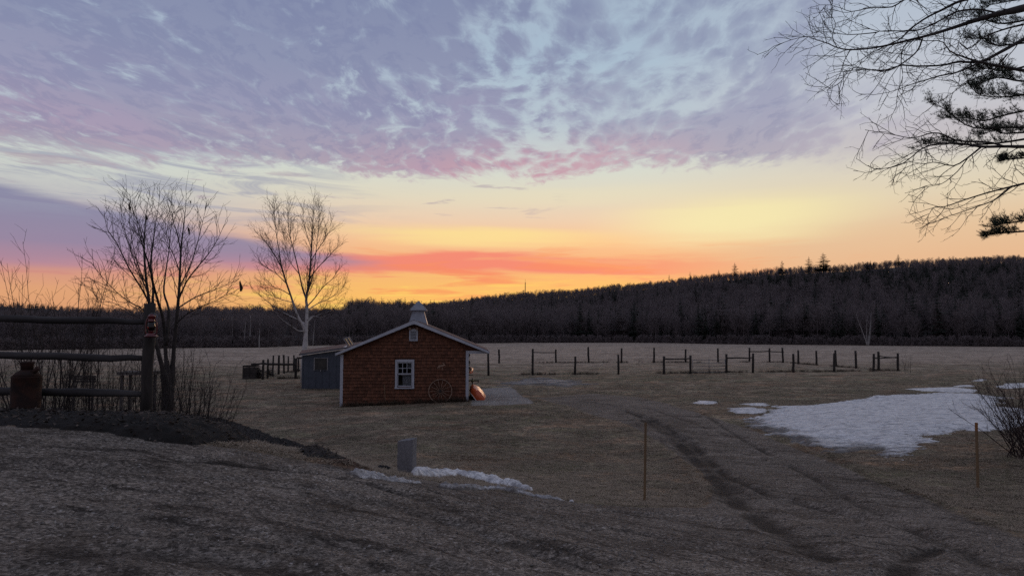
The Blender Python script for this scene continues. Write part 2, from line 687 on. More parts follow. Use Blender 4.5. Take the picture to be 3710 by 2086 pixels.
plain('bark_dark', (0.050, 0.042, 0.038), (0.025, 0.021, 0.020), 9, 0.9, bdist=0.02, bstr=0.5)
plain('twig_dark', (0.045, 0.036, 0.033), (0.030, 0.024, 0.023), 5, 0.85, bstr=0)
plain('twig_red', (0.055, 0.035, 0.032), (0.030, 0.022, 0.022), 5, 0.85, bstr=0)
plain('wood_grey', (0.105, 0.095, 0.090), (0.050, 0.043, 0.040), 7, 0.9, stretch=(1, 1, 0.15), bdist=0.01, bstr=0.6)
plain('rail_grey', (0.062, 0.058, 0.058), (0.022, 0.020, 0.020), 6, 0.9, stretch=(0.12, 1, 1), bdist=0.012, bstr=0.6)
plain('post_dark', (0.042, 0.036, 0.033), (0.016, 0.014, 0.013), 8, 0.9, stretch=(1, 1, 0.2), bdist=0.01, bstr=0.6)
plain('plank_dark', (0.060, 0.052, 0.048), (0.026, 0.023, 0.022), 8, 0.9, stretch=(0.2, 1, 1), bstr=0.4, rnd=0.25)
plain('white_trim', (0.40, 0.42, 0.47), (0.33, 0.35, 0.39), 3, 0.55, bstr=0.1)
plain('shingle', (0.136, 0.054, 0.029), (0.078, 0.034, 0.021), 22, 0.85, stretch=(1, 1, 0.10), bdist=0.006, bstr=0.5, rnd=0.32)
plain('shed_blue', (0.066, 0.076, 0.097), (0.048, 0.057, 0.074), 4, 0.7, bstr=0.15)
plain('roof_brown', (0.19, 0.115, 0.09), (0.105, 0.066, 0.055), 18, 0.9, bdist=0.01, bstr=0.5)
plain('galvanised', (0.25, 0.262, 0.30), (0.20, 0.212, 0.24), 5, 0.5, metal=0.35, bstr=0.05, rough_j=0.2)
plain('gate_steel', (0.20, 0.20, 0.21), (0.12, 0.12, 0.125), 8, 0.5, metal=0.6, bstr=0)
plain('granite', (0.19, 0.187, 0.195), (0.145, 0.142, 0.15), 30, 0.85, bdist=0.006, bstr=0.5)
plain('stake_wood', (0.21, 0.14, 0.075), (0.13, 0.085, 0.05), 9, 0.85, stretch=(1, 1, 0.1), bstr=0.3)
plain('stake_orange', (0.27, 0.115, 0.035), (0.20, 0.09, 0.03), 9, 0.7, bstr=0.1)
plain('rust', (0.040, 0.016, 0.010), (0.014, 0.008, 0.007), 7, 0.85, bdist=0.008, bstr=0.6)
plain('lantern_red', (0.11, 0.006, 0.008), (0.06, 0.005, 0.006), 5, 0.25, bstr=0.0, spec=0.6)
plain('iron', (0.035, 0.030, 0.028), (0.018, 0.016, 0.016), 10, 0.7, metal=0.4, bstr=0.2)
plain('wheel_rust', (0.27, 0.185, 0.135), (0.16, 0.11, 0.08), 9, 0.8, bstr=0.3)
plain('canoe_orange', (0.62, 0.12, 0.035), (0.50, 0.09, 0.03), 2, 0.38, bstr=0.0, spec=0.5)
plain('canoe_rail', (0.66, 0.64, 0.60), (0.55, 0.53, 0.5), 4, 0.5, bstr=0)
plain('dark_cloth', (0.016, 0.016, 0.018), (0.010, 0.010, 0.011), 9, 0.8, bstr=0.4)
plain('moose_tan', (0.30, 0.20, 0.145), (0.22, 0.145, 0.105), 8, 0.8, bstr=0.1)
plain('pale_panel', (0.42, 0.41, 0.42), (0.33, 0.32, 0.34), 3, 0.9, bstr=0.2)
plain('inside_dark', (0.06, 0.055, 0.05), (0.03, 0.03, 0.03), 3, 0.9, bstr=0)
plain('brass_green', (0.10, 0.11, 0.05), (0.05, 0.055, 0.03), 8, 0.45, metal=0.5, bstr=0.2)
plain('needles', (0.040, 0.058, 0.034), (0.022, 0.034, 0.022), 5, 0.8, bstr=0)
plain('conifer', (0.030, 0.036, 0.027), (0.018, 0.024, 0.018), 2, 0.9, bstr=0)
plain('wood_bare', (0.190, 0.160, 0.160), (0.115, 0.096, 0.100), 0.8, 0.9, bstr=0)
plain('pale_bark', (0.34, 0.33, 0.32), (0.20, 0.19, 0.185), 3, 0.9, bstr=0)
plain('dead_leaf', (0.05, 0.03, 0.02), (0.03, 0.02, 0.015), 9, 0.9, bstr=0)
plain('mulch_chip', (0.075, 0.058, 0.048), (0.018, 0.015, 0.013), 9, 0.9, bstr=0.2, rnd=0.6)
plain('mulch_soil', (0.020, 0.016, 0.014), (0.009, 0.008, 0.007), 12, 0.95, bdist=0.03, bstr=1.0)
plain('straw', (0.30, 0.24, 0.175), (0.17, 0.13, 0.09), 1.3, 0.9, bstr=0, rnd=0.35)
plain('weed_dark', (0.085, 0.062, 0.042), (0.045, 0.034, 0.025), 1.3, 0.9, bstr=0, rnd=0.35)
plain('stone', (0.15, 0.138, 0.125), (0.08, 0.074, 0.068), 30, 0.9, bstr=0.3, rnd=0.5)
plain('paper_white', (0.55, 0.55, 0.55), (0.45, 0.45, 0.45), 5, 0.8, bstr=0)
plain('solar_dark', (0.02, 0.022, 0.03), (0.015, 0.016, 0.02), 3, 0.2, bstr=0, spec=0.6)
plain('cap_grey', (0.30, 0.29, 0.29), (0.20, 0.19, 0.19), 6, 0.6, bstr=0.1)


def glass_mat(name, tint=(0.9, 0.95, 1.0), rough=0.02):
    m, b = new_mat(name)
    b.inputs['Base Color'].default_value = c4(tint)
    b.inputs['Roughness'].default_value = rough
    b.inputs['Transmission Weight'].default_value = 1.0
    b.inputs['IOR'].default_value = 1.45
    return m


def pane_mat(name):
    """thin window glass: clear with a mirror-like sheen"""
    m, b = new_mat(name)
    nt = m.node_tree
    tr = nt.nodes.new('ShaderNodeBsdfTransparent'); tr.inputs[0].default_value = (0.85, 0.88, 0.9, 1)
    gl = nt.nodes.new('ShaderNodeBsdfGlossy'); gl.inputs['Roughness'].default_value = 0.03
    fr = nt.nodes.new('ShaderNodeFresnel'); fr.inputs[0].default_value = 1.5
    mx = nt.nodes.new('ShaderNodeMixShader')
    nt.links.new(fr.outputs[0], mx.inputs[0]); nt.links.new(tr.outputs[0], mx.inputs[1]); nt.links.new(gl.outputs[0], mx.inputs[2])
    out = [n for n in nt.nodes if n.type == 'OUTPUT_MATERIAL'][0]
    nt.links.new(mx.outputs[0], out.inputs[0])
    nt.nodes.remove(b)
    return m


glass_mat('globe_glass', (0.025, 0.002, 0.002), 0.08)
pane_mat('pane_glass')


def birch_mat():
    m, b = new_mat('birch_bark')
    v = pos()
    x, y, z = split(v)
    n = noise(scl(v, (3, 3, 9)), 2.2, 5, 0.65, 0.4)
    patch = smooth(n, 0.56, 0.66)
    lent = smooth(noise(scl(v, (2, 2, 34)), 1.5, 3, 0.6), 0.60, 0.68)
    dark = patch.max(lent * 0.7)
    up = smooth(z, 4.2, 6.5)                                  # young wood high up is brown, not white
    c = mixc(dark, (0.44, 0.42, 0.41, 1), (0.035, 0.03, 0.03, 1))
    c = mixc(up, c, (0.07, 0.052, 0.046, 1))
    E.put(b.inputs['Base Color'], c)
    b.inputs['Roughness'].default_value = 0.85
    bump(b, n, 0.4, 0.02)


birch_mat()


def pine_bark_mat():
    plain('pine_bark', (0.045, 0.038, 0.034), (0.020, 0.017, 0.016), 8, 0.9, bdist=0.03, bstr=0.8)


pine_bark_mat()


def ground_mat():
    m, b = new_mat('ground')
    v = pos()
    x, y, z = split(v)
    gravel, mud, field, green = attr('gravel'), attr('mud'), attr('field'), attr('green')
    n1 = noise(v, 0.55, 5, 0.6, 0.3)
    n2 = noise(v, 3.2, 5, 0.65, 0.4)
    n25 = noise(v, 9.0, 5, 0.7, 0.5)
    n3 = noise(v, 24.0, 4, 0.75)
    n4 = noise(v, 75.0, 3, 0.75)
    drag = noise(scl(v, (0.55, 2.0, 1)), 2.0, 6, 0.7, 1.2)       # matted, windrowed grass
    # dead lawn
    g = mixc(smooth(n2 * 0.4 + drag * 0.6, 0.40, 0.60), (0.085, 0.064, 0.046, 1), (0.255, 0.205, 0.152, 1))
    g = mixc(smooth(n25 + (n3 - 0.5) * 0.8, 0.46, 0.66) * 0.7, g, (0.330, 0.268, 0.200, 1))
    g = mixc(smooth(n3 * 0.5 + n4 * 0.5, 0.47, 0.36) * 0.85, g, (0.036, 0.028, 0.021, 1))
    g = mixc(smooth(n1 + (n2 - 0.5) * 0.6, 0.48, 0.66) * 0.45, g, (0.096, 0.094, 0.056, 1))
    g = mixc(green * smooth(n2, 0.3, 0.6) * 0.5, g, (0.072, 0.072, 0.043, 1))
    nl = noise(scl(v, (1.0, 0.8, 1)), 1.15, 8, 0.78, 0.6)
    g = mixc(smooth(nl, 0.46, 0.36) * 0.75, g, (0.066, 0.050, 0.036, 1))
    g = mixc(smooth(nl, 0.53, 0.63) * 0.65, g, (0.345, 0.285, 0.215, 1))
    gb = noise(scl(v, (1.0, 1.5, 1)), 0.24, 5, 0.65, 0.9)
    g = mixc(smooth(gb, 0.52, 0.66) * 0.55, g, (0.300, 0.245, 0.180, 1))
    g = mixc(smooth(gb, 0.48, 0.34) * 0.55, g, (0.080, 0.060, 0.040, 1))
    # hay field
    f = mixc(smooth(noise(scl(v, (0.22, 1.2, 1)), 0.35, 6, 0.65, 0.6), 0.36, 0.64), (0.225, 0.176, 0.138, 1), (0.375, 0.310, 0.252, 1))
    f = mixc(smooth(noise(scl(v, (0.4, 2.5, 1)), 0.9, 5, 0.65, 0.5), 0.5, 0.68) * 0.5, f, (0.18, 0.14, 0.11, 1))
    nf = noise(scl(v, (0.5, 0.9, 1)), 0.45, 8, 0.78, 0.5)
    f = mixc(smooth(nf, 0.47, 0.36) * 0.6, f, (0.165, 0.128, 0.098, 1))
    f = mixc(smooth(nf, 0.54, 0.64) * 0.5, f, (0.42, 0.35, 0.285, 1))
    c = mixc(field, g, f)
    # mud
    md = mixc(smooth(n2 * 0.5 + n25 * 0.5, 0.40, 0.60), (0.030, 0.023, 0.019, 1), (0.092, 0.066, 0.053, 1))
    c = mixc(smooth(mud + (n2 - 0.5) * 0.7 + (n25 - 0.5) * 0.6, 0.25, 0.75), c, md)
    # gravel, dragged along the way the cars go
    vo = voronoi(v, 46.0, 'F1')
    col = E.nt.nodes.new('ShaderNodeTexVoronoi'); col.inputs['Scale'].default_value = 46.0
    E.put(col.inputs['Vector'], v)
    st = split(E(col.outputs['Color']))[0]
    wav = (n1 - 0.5) * 0.9
    rx, ry = x + 3.4, y - 1.9
    rr = (rx * rx + ry * ry).m('SQRT') + wav
    strk = noise(vec(rr * 3.4, rx.m('ARCTAN2', ry) * 2.2, 0.0), 1.5, 6, 0.70, 0.4)
    blot = noise(v, 0.33, 5, 0.62, 0.8)
    nl2 = noise(v, 1.7, 8, 0.80, 0.5)
    gr = mixc(st, (0.118, 0.100, 0.084, 1), (0.240, 0.208, 0.178, 1))
    gr = mixc(smooth(n25 + (n3 - 0.5) * 0.7, 0.48, 0.68) * 0.55, gr, (0.265, 0.225, 0.188, 1))
    gr = mixc(smooth(n3 * 0.6 + n25 * 0.4, 0.46, 0.32) * 0.65, gr, (0.034, 0.028, 0.024, 1))
    gr = mixc(smooth(strk, 0.50, 0.37) * 0.85, gr, (0.045, 0.037, 0.031, 1))
    gr = mixc(smooth(strk, 0.55, 0.68) * 0.55, gr, (0.262, 0.226, 0.192, 1))
    gr = mixc(smooth(nl2, 0.46, 0.34) * 0.45, gr, (0.050, 0.041, 0.034, 1))
    gr = mixc(smooth(nl2, 0.53, 0.64) * 0.6, gr, (0.285, 0.245, 0.205, 1))
    gr = mixc(smooth(blot, 0.47, 0.34) * 0.40, gr, (0.052, 0.042, 0.034, 1))
    gr = mixc(smooth(blot, 0.54, 0.66) * 0.40, gr, (0.240, 0.205, 0.172, 1))
    gr = mixc(smooth(n2 + (n1 - 0.5), 0.50, 0.72) * 0.45, gr, (0.100, 0.076, 0.056, 1))
    gr = mixc(smooth(st, 0.965, 0.98) * 0.6, gr, (0.30, 0.28, 0.265, 1))
    wet = smooth(mud + (n2 - 0.5) * 0.8 + (strk - 0.5) * 0.5, 0.2, 0.8)
    gr = mixc(wet * 0.85, gr, (0.030, 0.025, 0.022, 1))
    gm = smooth(gravel + (n2 - 0.5) * 0.6 + (n25 - 0.5) * 0.6, 0.30, 0.70)
    gr = mixc(attr('pad') * 0.75, gr, mixc(st, (0.20, 0.195, 0.19, 1), (0.36, 0.35, 0.345, 1)))
    c = mixc(gm, c, gr)
    # uneven wear and growth at every size
    tone = noise(v, 0.75, 10, 0.82, 0.4)
    c = mixc(gm * -0.62 + 1.0, c, mixc(1.0, c, ramp(smooth(tone, 0.36, 0.64), [(0.0, (0.56, 0.54, 0.52, 1)), (0.5, (1.08, 1.08, 1.08, 1)), (1.0, (1.72, 1.70, 1.66, 1))]), 'MULTIPLY'))
    grit = mixc(gm, ramp(smooth(n4 * 0.5 + n3 * 0.5, 0.38, 0.62), [(0.0, (0.55, 0.54, 0.53, 1)), (1.0, (1.45, 1.45, 1.44, 1))]),
                ramp(st * 0.6 + smooth(n3, 0.35, 0.65) * 0.4, [(0.0, (0.45, 0.44, 0.43, 1)), (0.5, (0.95, 0.95, 0.95, 1)), (1.0, (1.75, 1.74, 1.72, 1))]))
    c = mixc(1.0, c, grit, 'MULTIPLY')
    hue = noise(scl(v, (1, 1.3, 1)), 0.42, 7, 0.72, 0.8)
    c = mixc(gm.inv() * field.inv() * 0.9, c, mixc(1.0, c, ramp(smooth(hue, 0.36, 0.64), [(0.0, (1.22, 0.98, 0.84, 1)), (0.45, (1.0, 1.0, 1.0, 1)), (1.0, (0.78, 0.86, 0.74, 1))]), 'MULTIPLY'))
    E.put(b.inputs['Base Color'], c)
    b.inputs['Roughness'].default_value = 0.95
    b.inputs['Specular IOR Level'].default_value = 0.15
    h_grass = n25 * 0.9 + n3 * 0.5 + n4 * 0.25 + drag * 0.9
    h_gr = (vo * -0.35) + n4 * 0.25 + n3 * 0.35 + n25 * 0.3 + strk * 0.9
    h = h_grass * gm.inv() + h_gr * gm
    bump(b, h, 1.0, 0.07)


ground_mat()


def snow_mat():
    m, b = new_mat('snow')
    v = pos()
    dirt = attr('dirt')
    n = noise(v, 5.0, 6, 0.65, 0.4)
    n2 = noise(scl(v, (0.8, 2.6, 1)), 2.6, 7, 0.75, 0.9)
    n3 = noise(v, 40.0, 4, 0.7)
    c = mixc(smooth(n2 * 0.7 + n * 0.3, 0.40, 0.58), (0.31, 0.31, 0.325, 1), (0.80, 0.79, 0.78, 1))
    c = mixc(smooth(n3 + (n - 0.5) * 0.9 + (n2 - 0.5) * 0.6, 0.60, 0.74) * 0.7, c, (0.15, 0.145, 0.145, 1))
    c = mixc(smooth(dirt + (n - 0.5) * 0.9 + (n3 - 0.5) * 0.5, 0.35, 0.85), c, (0.12, 0.105, 0.095, 1))
    E.put(b.inputs['Base Color'], c)
    b.inputs['Roughness'].default_value = 0.7
    b.inputs['Specular IOR Level'].default_value = 0.3
    bump(b, n * 0.6 + n3 * 0.4 + n2 * 0.5, 0.8, 0.04)


snow_mat()


def floor_mat():
    plain('forest_floor', (0.050, 0.041, 0.038), (0.030, 0.025, 0.024), 0.15, 0.95, bstr=0)


floor_mat()

# ------------------------------------------------------------------ the lie of the land
CTRL = [  # pixel, pixel, metres ahead
    (0, 2086, 4.13), (900, 2086, 4.35), (1855, 2086, 4.7), (2800, 2086, 5.0), (3710, 2086, 5.4),
    (0, 1545, 8.85), (400, 1570, 8.6), (700, 1610, 8.4), (1000, 1652, 9.0),
    (0, 1470, 10.2), (300, 1478, 10.0), (520, 1484, 10.0), (700, 1500, 9.9), (1020, 1605, 9.3),
    (1270, 1708, 10.5), (1470, 1716, 11.0), (1700, 1745, 10.6), (1855, 1800, 9.3), (2080, 1812, 10.0), (2335, 1815, 10.6), (2600, 1850, 10.0),
    (3540, 1770, 12.5), (3710, 1900, 9.0), (3000, 2000, 7.0), (0, 1800, 6.1), (900, 1850, 6.4), (1400, 1950, 6.2), (2200, 1950, 7.2),
    (2400, 1550, 22), (1855, 1550, 22), (1700, 1700, 14), (1500, 1620, 16.5), (1300, 1560, 20), (3000, 1640, 17.5), (3300, 1400, 42), (2700, 1430, 37),
    (1240, 1472, 31), (1700, 1451, 31), (2000, 1440, 34), (3700, 1500, 25), (3710, 1640, 16),
]
CXY = [tuple(P(*c)) for c in CTRL]
for x, y, z in [(-6, 13, 0.75), (-3.2, 13.5, 0.62), (-12, 13, 0.8), (-5, 18, 0.15), (-10, 19, 0.12), (-18, 19, 0.1), (-1.5, 18, 0.3),
                (-12, 26, 0.0), (-22, 26, 0.0), (-14, 41, 0.0), (-25, 45, 0), (-9.5, 10.2, 2.22), (-16, 10.5, 2.2), (-14, 6, 2.1),
                (0, 52, 0), (-30, 60, 0), (-12, 60, 0), (0, 65, 0), (15, 60, 0), (30, 60, 0), (30, 40, 0.05), (45, 50, 0), (-45, 50, 0), (25, 20, 0.4), (40, 25, 0.2),
                (-40, 25, 0.1), (18, 10, 0.8), (0, 0, 1.7), (-8, 0, 2.0), (8, 0, 1.6), (-6, -8, 1.9), (6, -8, 1.8), (16, -2, 1.3), (-18, -2, 2.1)]:
    CXY.append((x, y, z))
CA = np.array(CXY)


def _tps_fit():
    X = CA[:, :2]; n = len(X)
    r2 = ((X[:, None] - X[None]) ** 2).sum(-1)
    K = 0.5 * r2 * np.log(r2 + 1e-9)
    np.fill_diagonal(K, 0.15 * n)                    # a little slack keeps the slopes smooth
    Pm = np.hstack([np.ones((n, 1)), X])
    A = np.zeros((n + 3, n + 3)); A[:n, :n] = K; A[:n, n:] = Pm; A[n:, :n] = Pm.T
    return np.linalg.solve(A, np.concatenate([CA[:, 2], np.zeros(3)]))


_W = _tps_fit()


def base_z(x, y):
    x, y = np.broadcast_arrays(np.asarray(x, float), np.asarray(y, float))
    sh = x.shape
    xf, yf = np.clip(x.ravel(), -48, 48), np.clip(y.ravel(), -10, 66)
    out = np.empty(len(xf))
    n = len(CA)
    for i in range(0, len(xf), 20000):
        r2 = (xf[i:i + 20000, None] - CA[None, :, 0]) ** 2 + (yf[i:i + 20000, None] - CA[None, :, 1]) ** 2
        out[i:i + 20000] = (0.5 * r2 * np.log(r2 + 1e-9)) @ _W[:n] + _W[n] + _W[n + 1] * xf[i:i + 20000] + _W[n + 2] * yf[i:i + 20000]
    fade = (1 - sstep(y.ravel(), 44, 62)) * (1 - sstep(np.abs(x.ravel()), 28, 48) * sstep(y.ravel(), 16, 26))
    return (out * fade).reshape(sh)


def on_ground(px, py, zf=base_z):
    dx, dy, dz = pix_dir(px, py)
    t = np.geomspace(2.5, 400, 3000)
    g = EYE + dz * t - zf(dx * t, dy * t)
    i = np.argmax(g < 0)
    if g[i] >= 0:
        i = len(t) - 1
    return dx * t[i], dy * t[i]


def poly_ground(pts):
    return np.array([on_ground(a, b) for a, b in pts])


def path_dist(x, y, poly):
    """distance to a polyline, and how far along (0..1)"""
    best = np.full(x.shape, 1e9); along = np.zeros(x.shape)
    m = len(poly) - 1
    for i in range(m):
        ax, ay = poly[i]; bx, by = poly[i + 1]
        vx, vy = bx - ax, by - ay
        t = np.clip(((x - ax) * vx + (y - ay) * vy) / (vx * vx + vy * vy + 1e-9), 0, 1)
        d = np.hypot(x - ax - t * vx, y - ay - t * vy)
        k = d < best
        best = np.where(k, d, best); along = np.where(k, (i + t) / m, along)
    return best, along


def inside_dist(x, y, poly):
    """signed distance to a polygon: positive inside"""
    n = len(poly)
    d = np.full(x.shape, 1e9); ins = np.zeros(x.shape, bool)
    for i in range(n):
        ax, ay = poly[i]; bx, by = poly[(i + 1) % n]
        vx, vy = bx - ax, by - ay
        t = np.clip(((x - ax) * vx + (y - ay) * vy) / (vx * vx + vy * vy + 1e-9), 0, 1)
        d = np.minimum(d, np.hypot(x - ax - t * vx, y - ay - t * vy))
        c = ((ay > y) != (by > y)) & (x < (bx - ax) * (y - ay) / (by - ay + 1e-12) + ax)
        ins ^= c
    return np.where(ins, d, -d)


DRIVE = poly_ground([(-600, 1540), (0, 1548), (400, 1572), (700, 1612), (1000, 1655), (1270, 1712), (1460, 1722), (1700, 1762), (1900, 1795), (2080, 1818), (2330, 1835),
                     (2560, 1835), (2600, 1780), (2520, 1690), (2390, 1600), (2230, 1520), (2060, 1475), (1940, 1440),
                     (2150, 1425), (2330, 1440), (2480, 1480), (2640, 1530), (2800, 1590), (2960, 1655), (3120, 1715), (3300, 1790), (3480, 1870), (3710, 1960), (4200, 2070),
                     (4200, 2500), (-600, 2500)])
PAD = poly_ground([(1705, 1470), (1725, 1408), (1850, 1402), (1905, 1440), (1935, 1462), (1800, 1470)])
RUTS = [  # tyre marks pressed into the drive: path, half width, depth, mud
    ([(560, 1660), (900, 1690), (1250, 1735), (1500, 1800), (1720, 1880), (2000, 1975), (2350, 2086)], 0.10, 0.030, 0.55),
    ([(0, 1690), (300, 1690), (700, 1720), (1100, 1770), (1400, 1830), (1640, 1900), (1950, 2010), (2150, 2086)], 0.10, 0.022, 0.35),
    ([(0, 1850), (450, 1880), (900, 1930), (1300, 1990), (1700, 2070), (1900, 2110)], 0.12, 0.022, 0.30),
    ([(0, 1960), (500, 2000), (900, 2050), (1200, 2100)], 0.16, 0.02, 0.40),
    ([(2500, 1470), (2640, 1560), (2780, 1640), (2950, 1730), (3060, 1800), (3250, 1890), (3500, 2000), (3650, 2086)], 0.11, 0.035, 0.45),
    ([(2180, 1460), (2380, 1530), (2520, 1620), (2640, 1730), (2800, 1800), (3000, 1850), (3200, 1895), (3420, 1960)], 0.13, 0.040, 0.55),
    ([(2280, 1490), (2450, 1590), (2560, 1700), (2640, 1790), (2750, 1880), (2900, 1960), (3050, 2050)], 0.20, 0.045, 0.85),
    ([(3420, 1985), (3330, 2010), (3280, 2050), (3250, 2100)], 0.12, 0.03, 0.6),
    ([(2050, 1450), (2350, 1480), (2700, 1600)], 0.15, 0.02, 0.4),
    ([(0, 1760), (400, 1770), (800, 1800), (1200, 1850), (1500, 1915), (1750, 2000), (1950, 2086)], 0.06, 0.016, 0.35),
    ([(300, 1930), (700, 1960), (1100, 2010), (1450, 2086)], 0.06, 0.016, 0.35),
    ([(700, 1650), (1000, 1690), (1350, 1760), (1650, 1820), (1950, 1880), (2300, 1930), (2700, 2000), (2950, 2080)], 0.07, 0.02, 0.40),
    ([(1300, 1745), (1700, 1800), (2050, 1840), (2400, 1865), (2750, 1900)], 0.08, 0.018, 0.35),
    ([(2700, 1500), (2900, 1600), (3100, 1700), (3330, 1800), (3600, 1920)], 0.10, 0.025, 0.40),
]
RUTS = [(poly_ground(p), w, dpt, md) for p, w, dpt, md in RUTS]
MULCH = poly_ground([(-500, 1470), (0, 1472), (300, 1480), (520, 1486), (700, 1498), (860, 1530), (960, 1570), (1025, 1600), (1100, 1628), (1190, 1664), (1268, 1702), (1180, 1682), (1090, 1652), (1000, 1616), (900, 1602), (700, 1608), (550, 1595), (400, 1572), (0, 1546), (-500, 1535)])
BERM = poly_ground([(985, 1606), (1080, 1630), (1180, 1665), (1265, 1700)])


def ground_fields(x, y):
    zb = base_z(x, y)
    n_big = fbm(x, y, 0.35, 4, 3)
    gd = inside_dist(x, y, DRIVE)
    gravel = sstep(gd + n_big * 0.5, -0.25, 0.25)
    pad = sstep(inside_dist(x, y, PAD) + n_big * 0.3, -0.2, 0.2)
    z = zb + np.where(y < 70, fbm(x, y, 0.9, 4, 11) * 0.05 * (1 - 0.6 * gravel) + fbm(x, y, 5.0, 3, 17) * 0.025, 0)
    z = z + fbm(x, y, 0.05, 3, 5) * 0.35 * sstep(y, 60, 110)
    z = z + fbm(x, y, 14.0, 2, 23) * 0.014 * (y < 30)
    mud = np.zeros_like(z)
    for poly, w, dpt, md in RUTS:
        d, al = path_dist(x, y, poly)
        wob = fbm(x, y, 1.3, 3, 31)
        dd = np.abs(d + wob * 0.10)
        ends = sstep(al, 0, 0.08) * (1 - sstep(al, 0.92, 1.0))
        br = (0.55 + 1.3 * wob)
        z -= 1.7 * dpt * np.exp(-(dd / w) ** 2) * ends * np.clip(br, 0.2, 1.3)
        z += dpt * 0.9 * np.exp(-((dd - 1.9 * w) / (0.6 * w)) ** 2) * ends
        mud = np.maximum(mud, min(md * 1.45, 0.9) * np.exp(-(dd / (1.25 * w)) ** 2) * ends * np.clip(0.85 + 1.6 * wob, 0, 1.1))
    # churned mud where the track leaves the yard
    for (a, b), r, md in [((2480, 1660), 1.1, 0.7), ((2600, 1770), 0.9, 0.8), ((2250, 1450), 3.0, 0.5), ((2050, 1440), 3.0, 0.45), ((2000, 1385), 4.0, 0.5), ((250, 2010), 0.30, 0.7), ((480, 2080), 0.22, 0.7), ((60, 1700), 0.8, 0.4), ((3560, 1850), 1.2, 0.45)]:
        gx, gy = on_ground(a, b)
        mud = np.maximum(mud, md * np.exp(-(np.hypot(x - gx, (y - gy) * 1.3) / r) ** 2) * np.clip(0.8 + 2.0 * fbm(x, y, 1.1, 3, 41), 0, 1.2))
    d, al = path_dist(x, y, BERM)
    berm = np.exp(-(d / 0.34) ** 2)
    z += 0.13 * berm + 0.05 * berm * fbm(x, y, 4.0, 3, 99)
    mud = np.maximum(mud, 1.0 * berm)
    field = sstep(y + n_big * 30, 48, 92)
    green = sstep(fbm(x, y, 0.09, 3, 51), 0.0, 0.12)
    right = sstep(x, 4.5, 9.0) * (1 - sstep(y, 18, 40))
    mud = np.maximum(mud, 0.28 * right * (1 - gravel))
    gravel = np.maximum(gravel * (1 - 0.9 * berm), pad)
    return z, gravel, mud * (1 - 0.8 * pad), field, green


def axis(parts):
    out = []
    for a, b, s0, s1 in parts:
        v = a
        while v < b - 1e-6:
            out.append(v)
            u = (v - a) / (b - a)
            v += s0 + (s1 - s0) * u
    return np.array(out + [parts[-1][1]])


def land_sheet():
    neg = axis([(0, 12, 0.085, 0.11), (12, 30, 0.11, 0.8), (30, 140, 0.8, 6), (140, 1500, 6, 160)])
    xs = np.concatenate([-neg[:0:-1], neg])
    ys = axis([(-60, -4, 8, 1.0), (-4, 2, 1.0, 0.3), (2, 14, 0.075, 0.10), (14, 34, 0.10, 0.30), (34, 62, 0.30, 0.7), (62, 260, 0.7, 4), (260, 2600, 6, 220)])
    X, Y = np.meshgrid(xs, ys)
    z, gravel, mud, field, green = ground_fields(X, Y)
    V = np.stack([X, Y, z], -1).reshape(-1, 3)
    ny, nx = X.shape
    idx = np.arange(nx * ny).reshape(ny, nx)
    F = np.stack([idx[:-1, :-1], idx[:-1, 1:], idx[1:, 1:], idx[1:, :-1]], -1)
    gm = (gravel[:-1, :-1] + gravel[1:, 1:]) * 0.5
    pad = sstep(inside_dist(X, Y, PAD) + fbm(X, Y, 0.35, 4, 3) * 0.3, -0.2, 0.2)
    at = {'pad': pad.ravel(), 'gravel': gravel.ravel(), 'mud': mud.ravel(), 'field': field.ravel(), 'green': green.ravel()}

    def sub(name, mask, label, cat):
        f = F[mask]
        used, inv = np.unique(f, return_inverse=True)
        o = np_mesh(name, V[used], inv.reshape(-1, 4), MATS['ground'], None, True, {k: a[used] for k, a in at.items()})
        return tag(o, label, kind='structure')
    is_d = gm > 0.5
    far = Y[:-1, :-1] >= 84
    sub('driveway', is_d, 'rutted grey gravel driveway crossing the foreground and curving to the barnyard', None)
    sub('lawn', (~is_d) & (~far), 'dead brown winter lawn and paddock ground around the shingled building', None)
    sub('field', far & (~is_d), 'pale straw coloured hay field reaching to the dark tree line', None)


land_sheet()


def gz(x, y):
    """height of the finished ground"""
    return float(ground_fields(np.array([float(x)]), np.array([float(y)]))[0][0])


# ---- hills behind the field
SKY_X = np.array([-1500, -300, 0, 150, 330, 700, 1000, 1250, 1400, 1600, 1800, 2000, 2200, 2500, 2800, 3000, 3300, 3500, 3710, 4600])
SKY_Y = np.array([1060, 1085, 1098, 1107, 1120, 1124, 1122, 1110, 1106, 1087, 1064, 1046, 1026, 992, 964, 952, 937, 927, 920, 880])
EDGE_X = np.array([-400, -94, -75, -55, -50, 4, 41, 66, 84, 99, 120, 400])
EDGE_Y = np.array([110, 127, 145, 162, 186, 236, 230, 199, 185, 173, 162, 130])
RIDGE = 620.0
TREE_H = 8.5


def edge_y(x):
    return np.interp(x, EDGE_X, EDGE_Y)


def hill_z(x, y):
    px = 1855 + F_PX * x / RIDGE
    hr = np.maximum((1205 - np.interp(px, SKY_X, SKY_Y)) / F_PX * RIDGE + EYE - TREE_H, 0.0)
    hr = np.where(px < 1150, np.minimum(hr, 8.0), hr)
    e = edge_y(x) + 12
    t = np.clip((y - e) / (RIDGE - e), 0, 1)
    z = hr * t ** 0.95
    z = z * (1 - 0.35 * sstep(y, RIDGE, RIDGE + 500))
    z = z + fbm(x, y, 0.012, 3, 61) * 9.0 * sstep(t, 0.05, 0.3) * np.clip(hr / 40, 0, 1)
    return np.where(y < e, -0.6, z + 0.15)


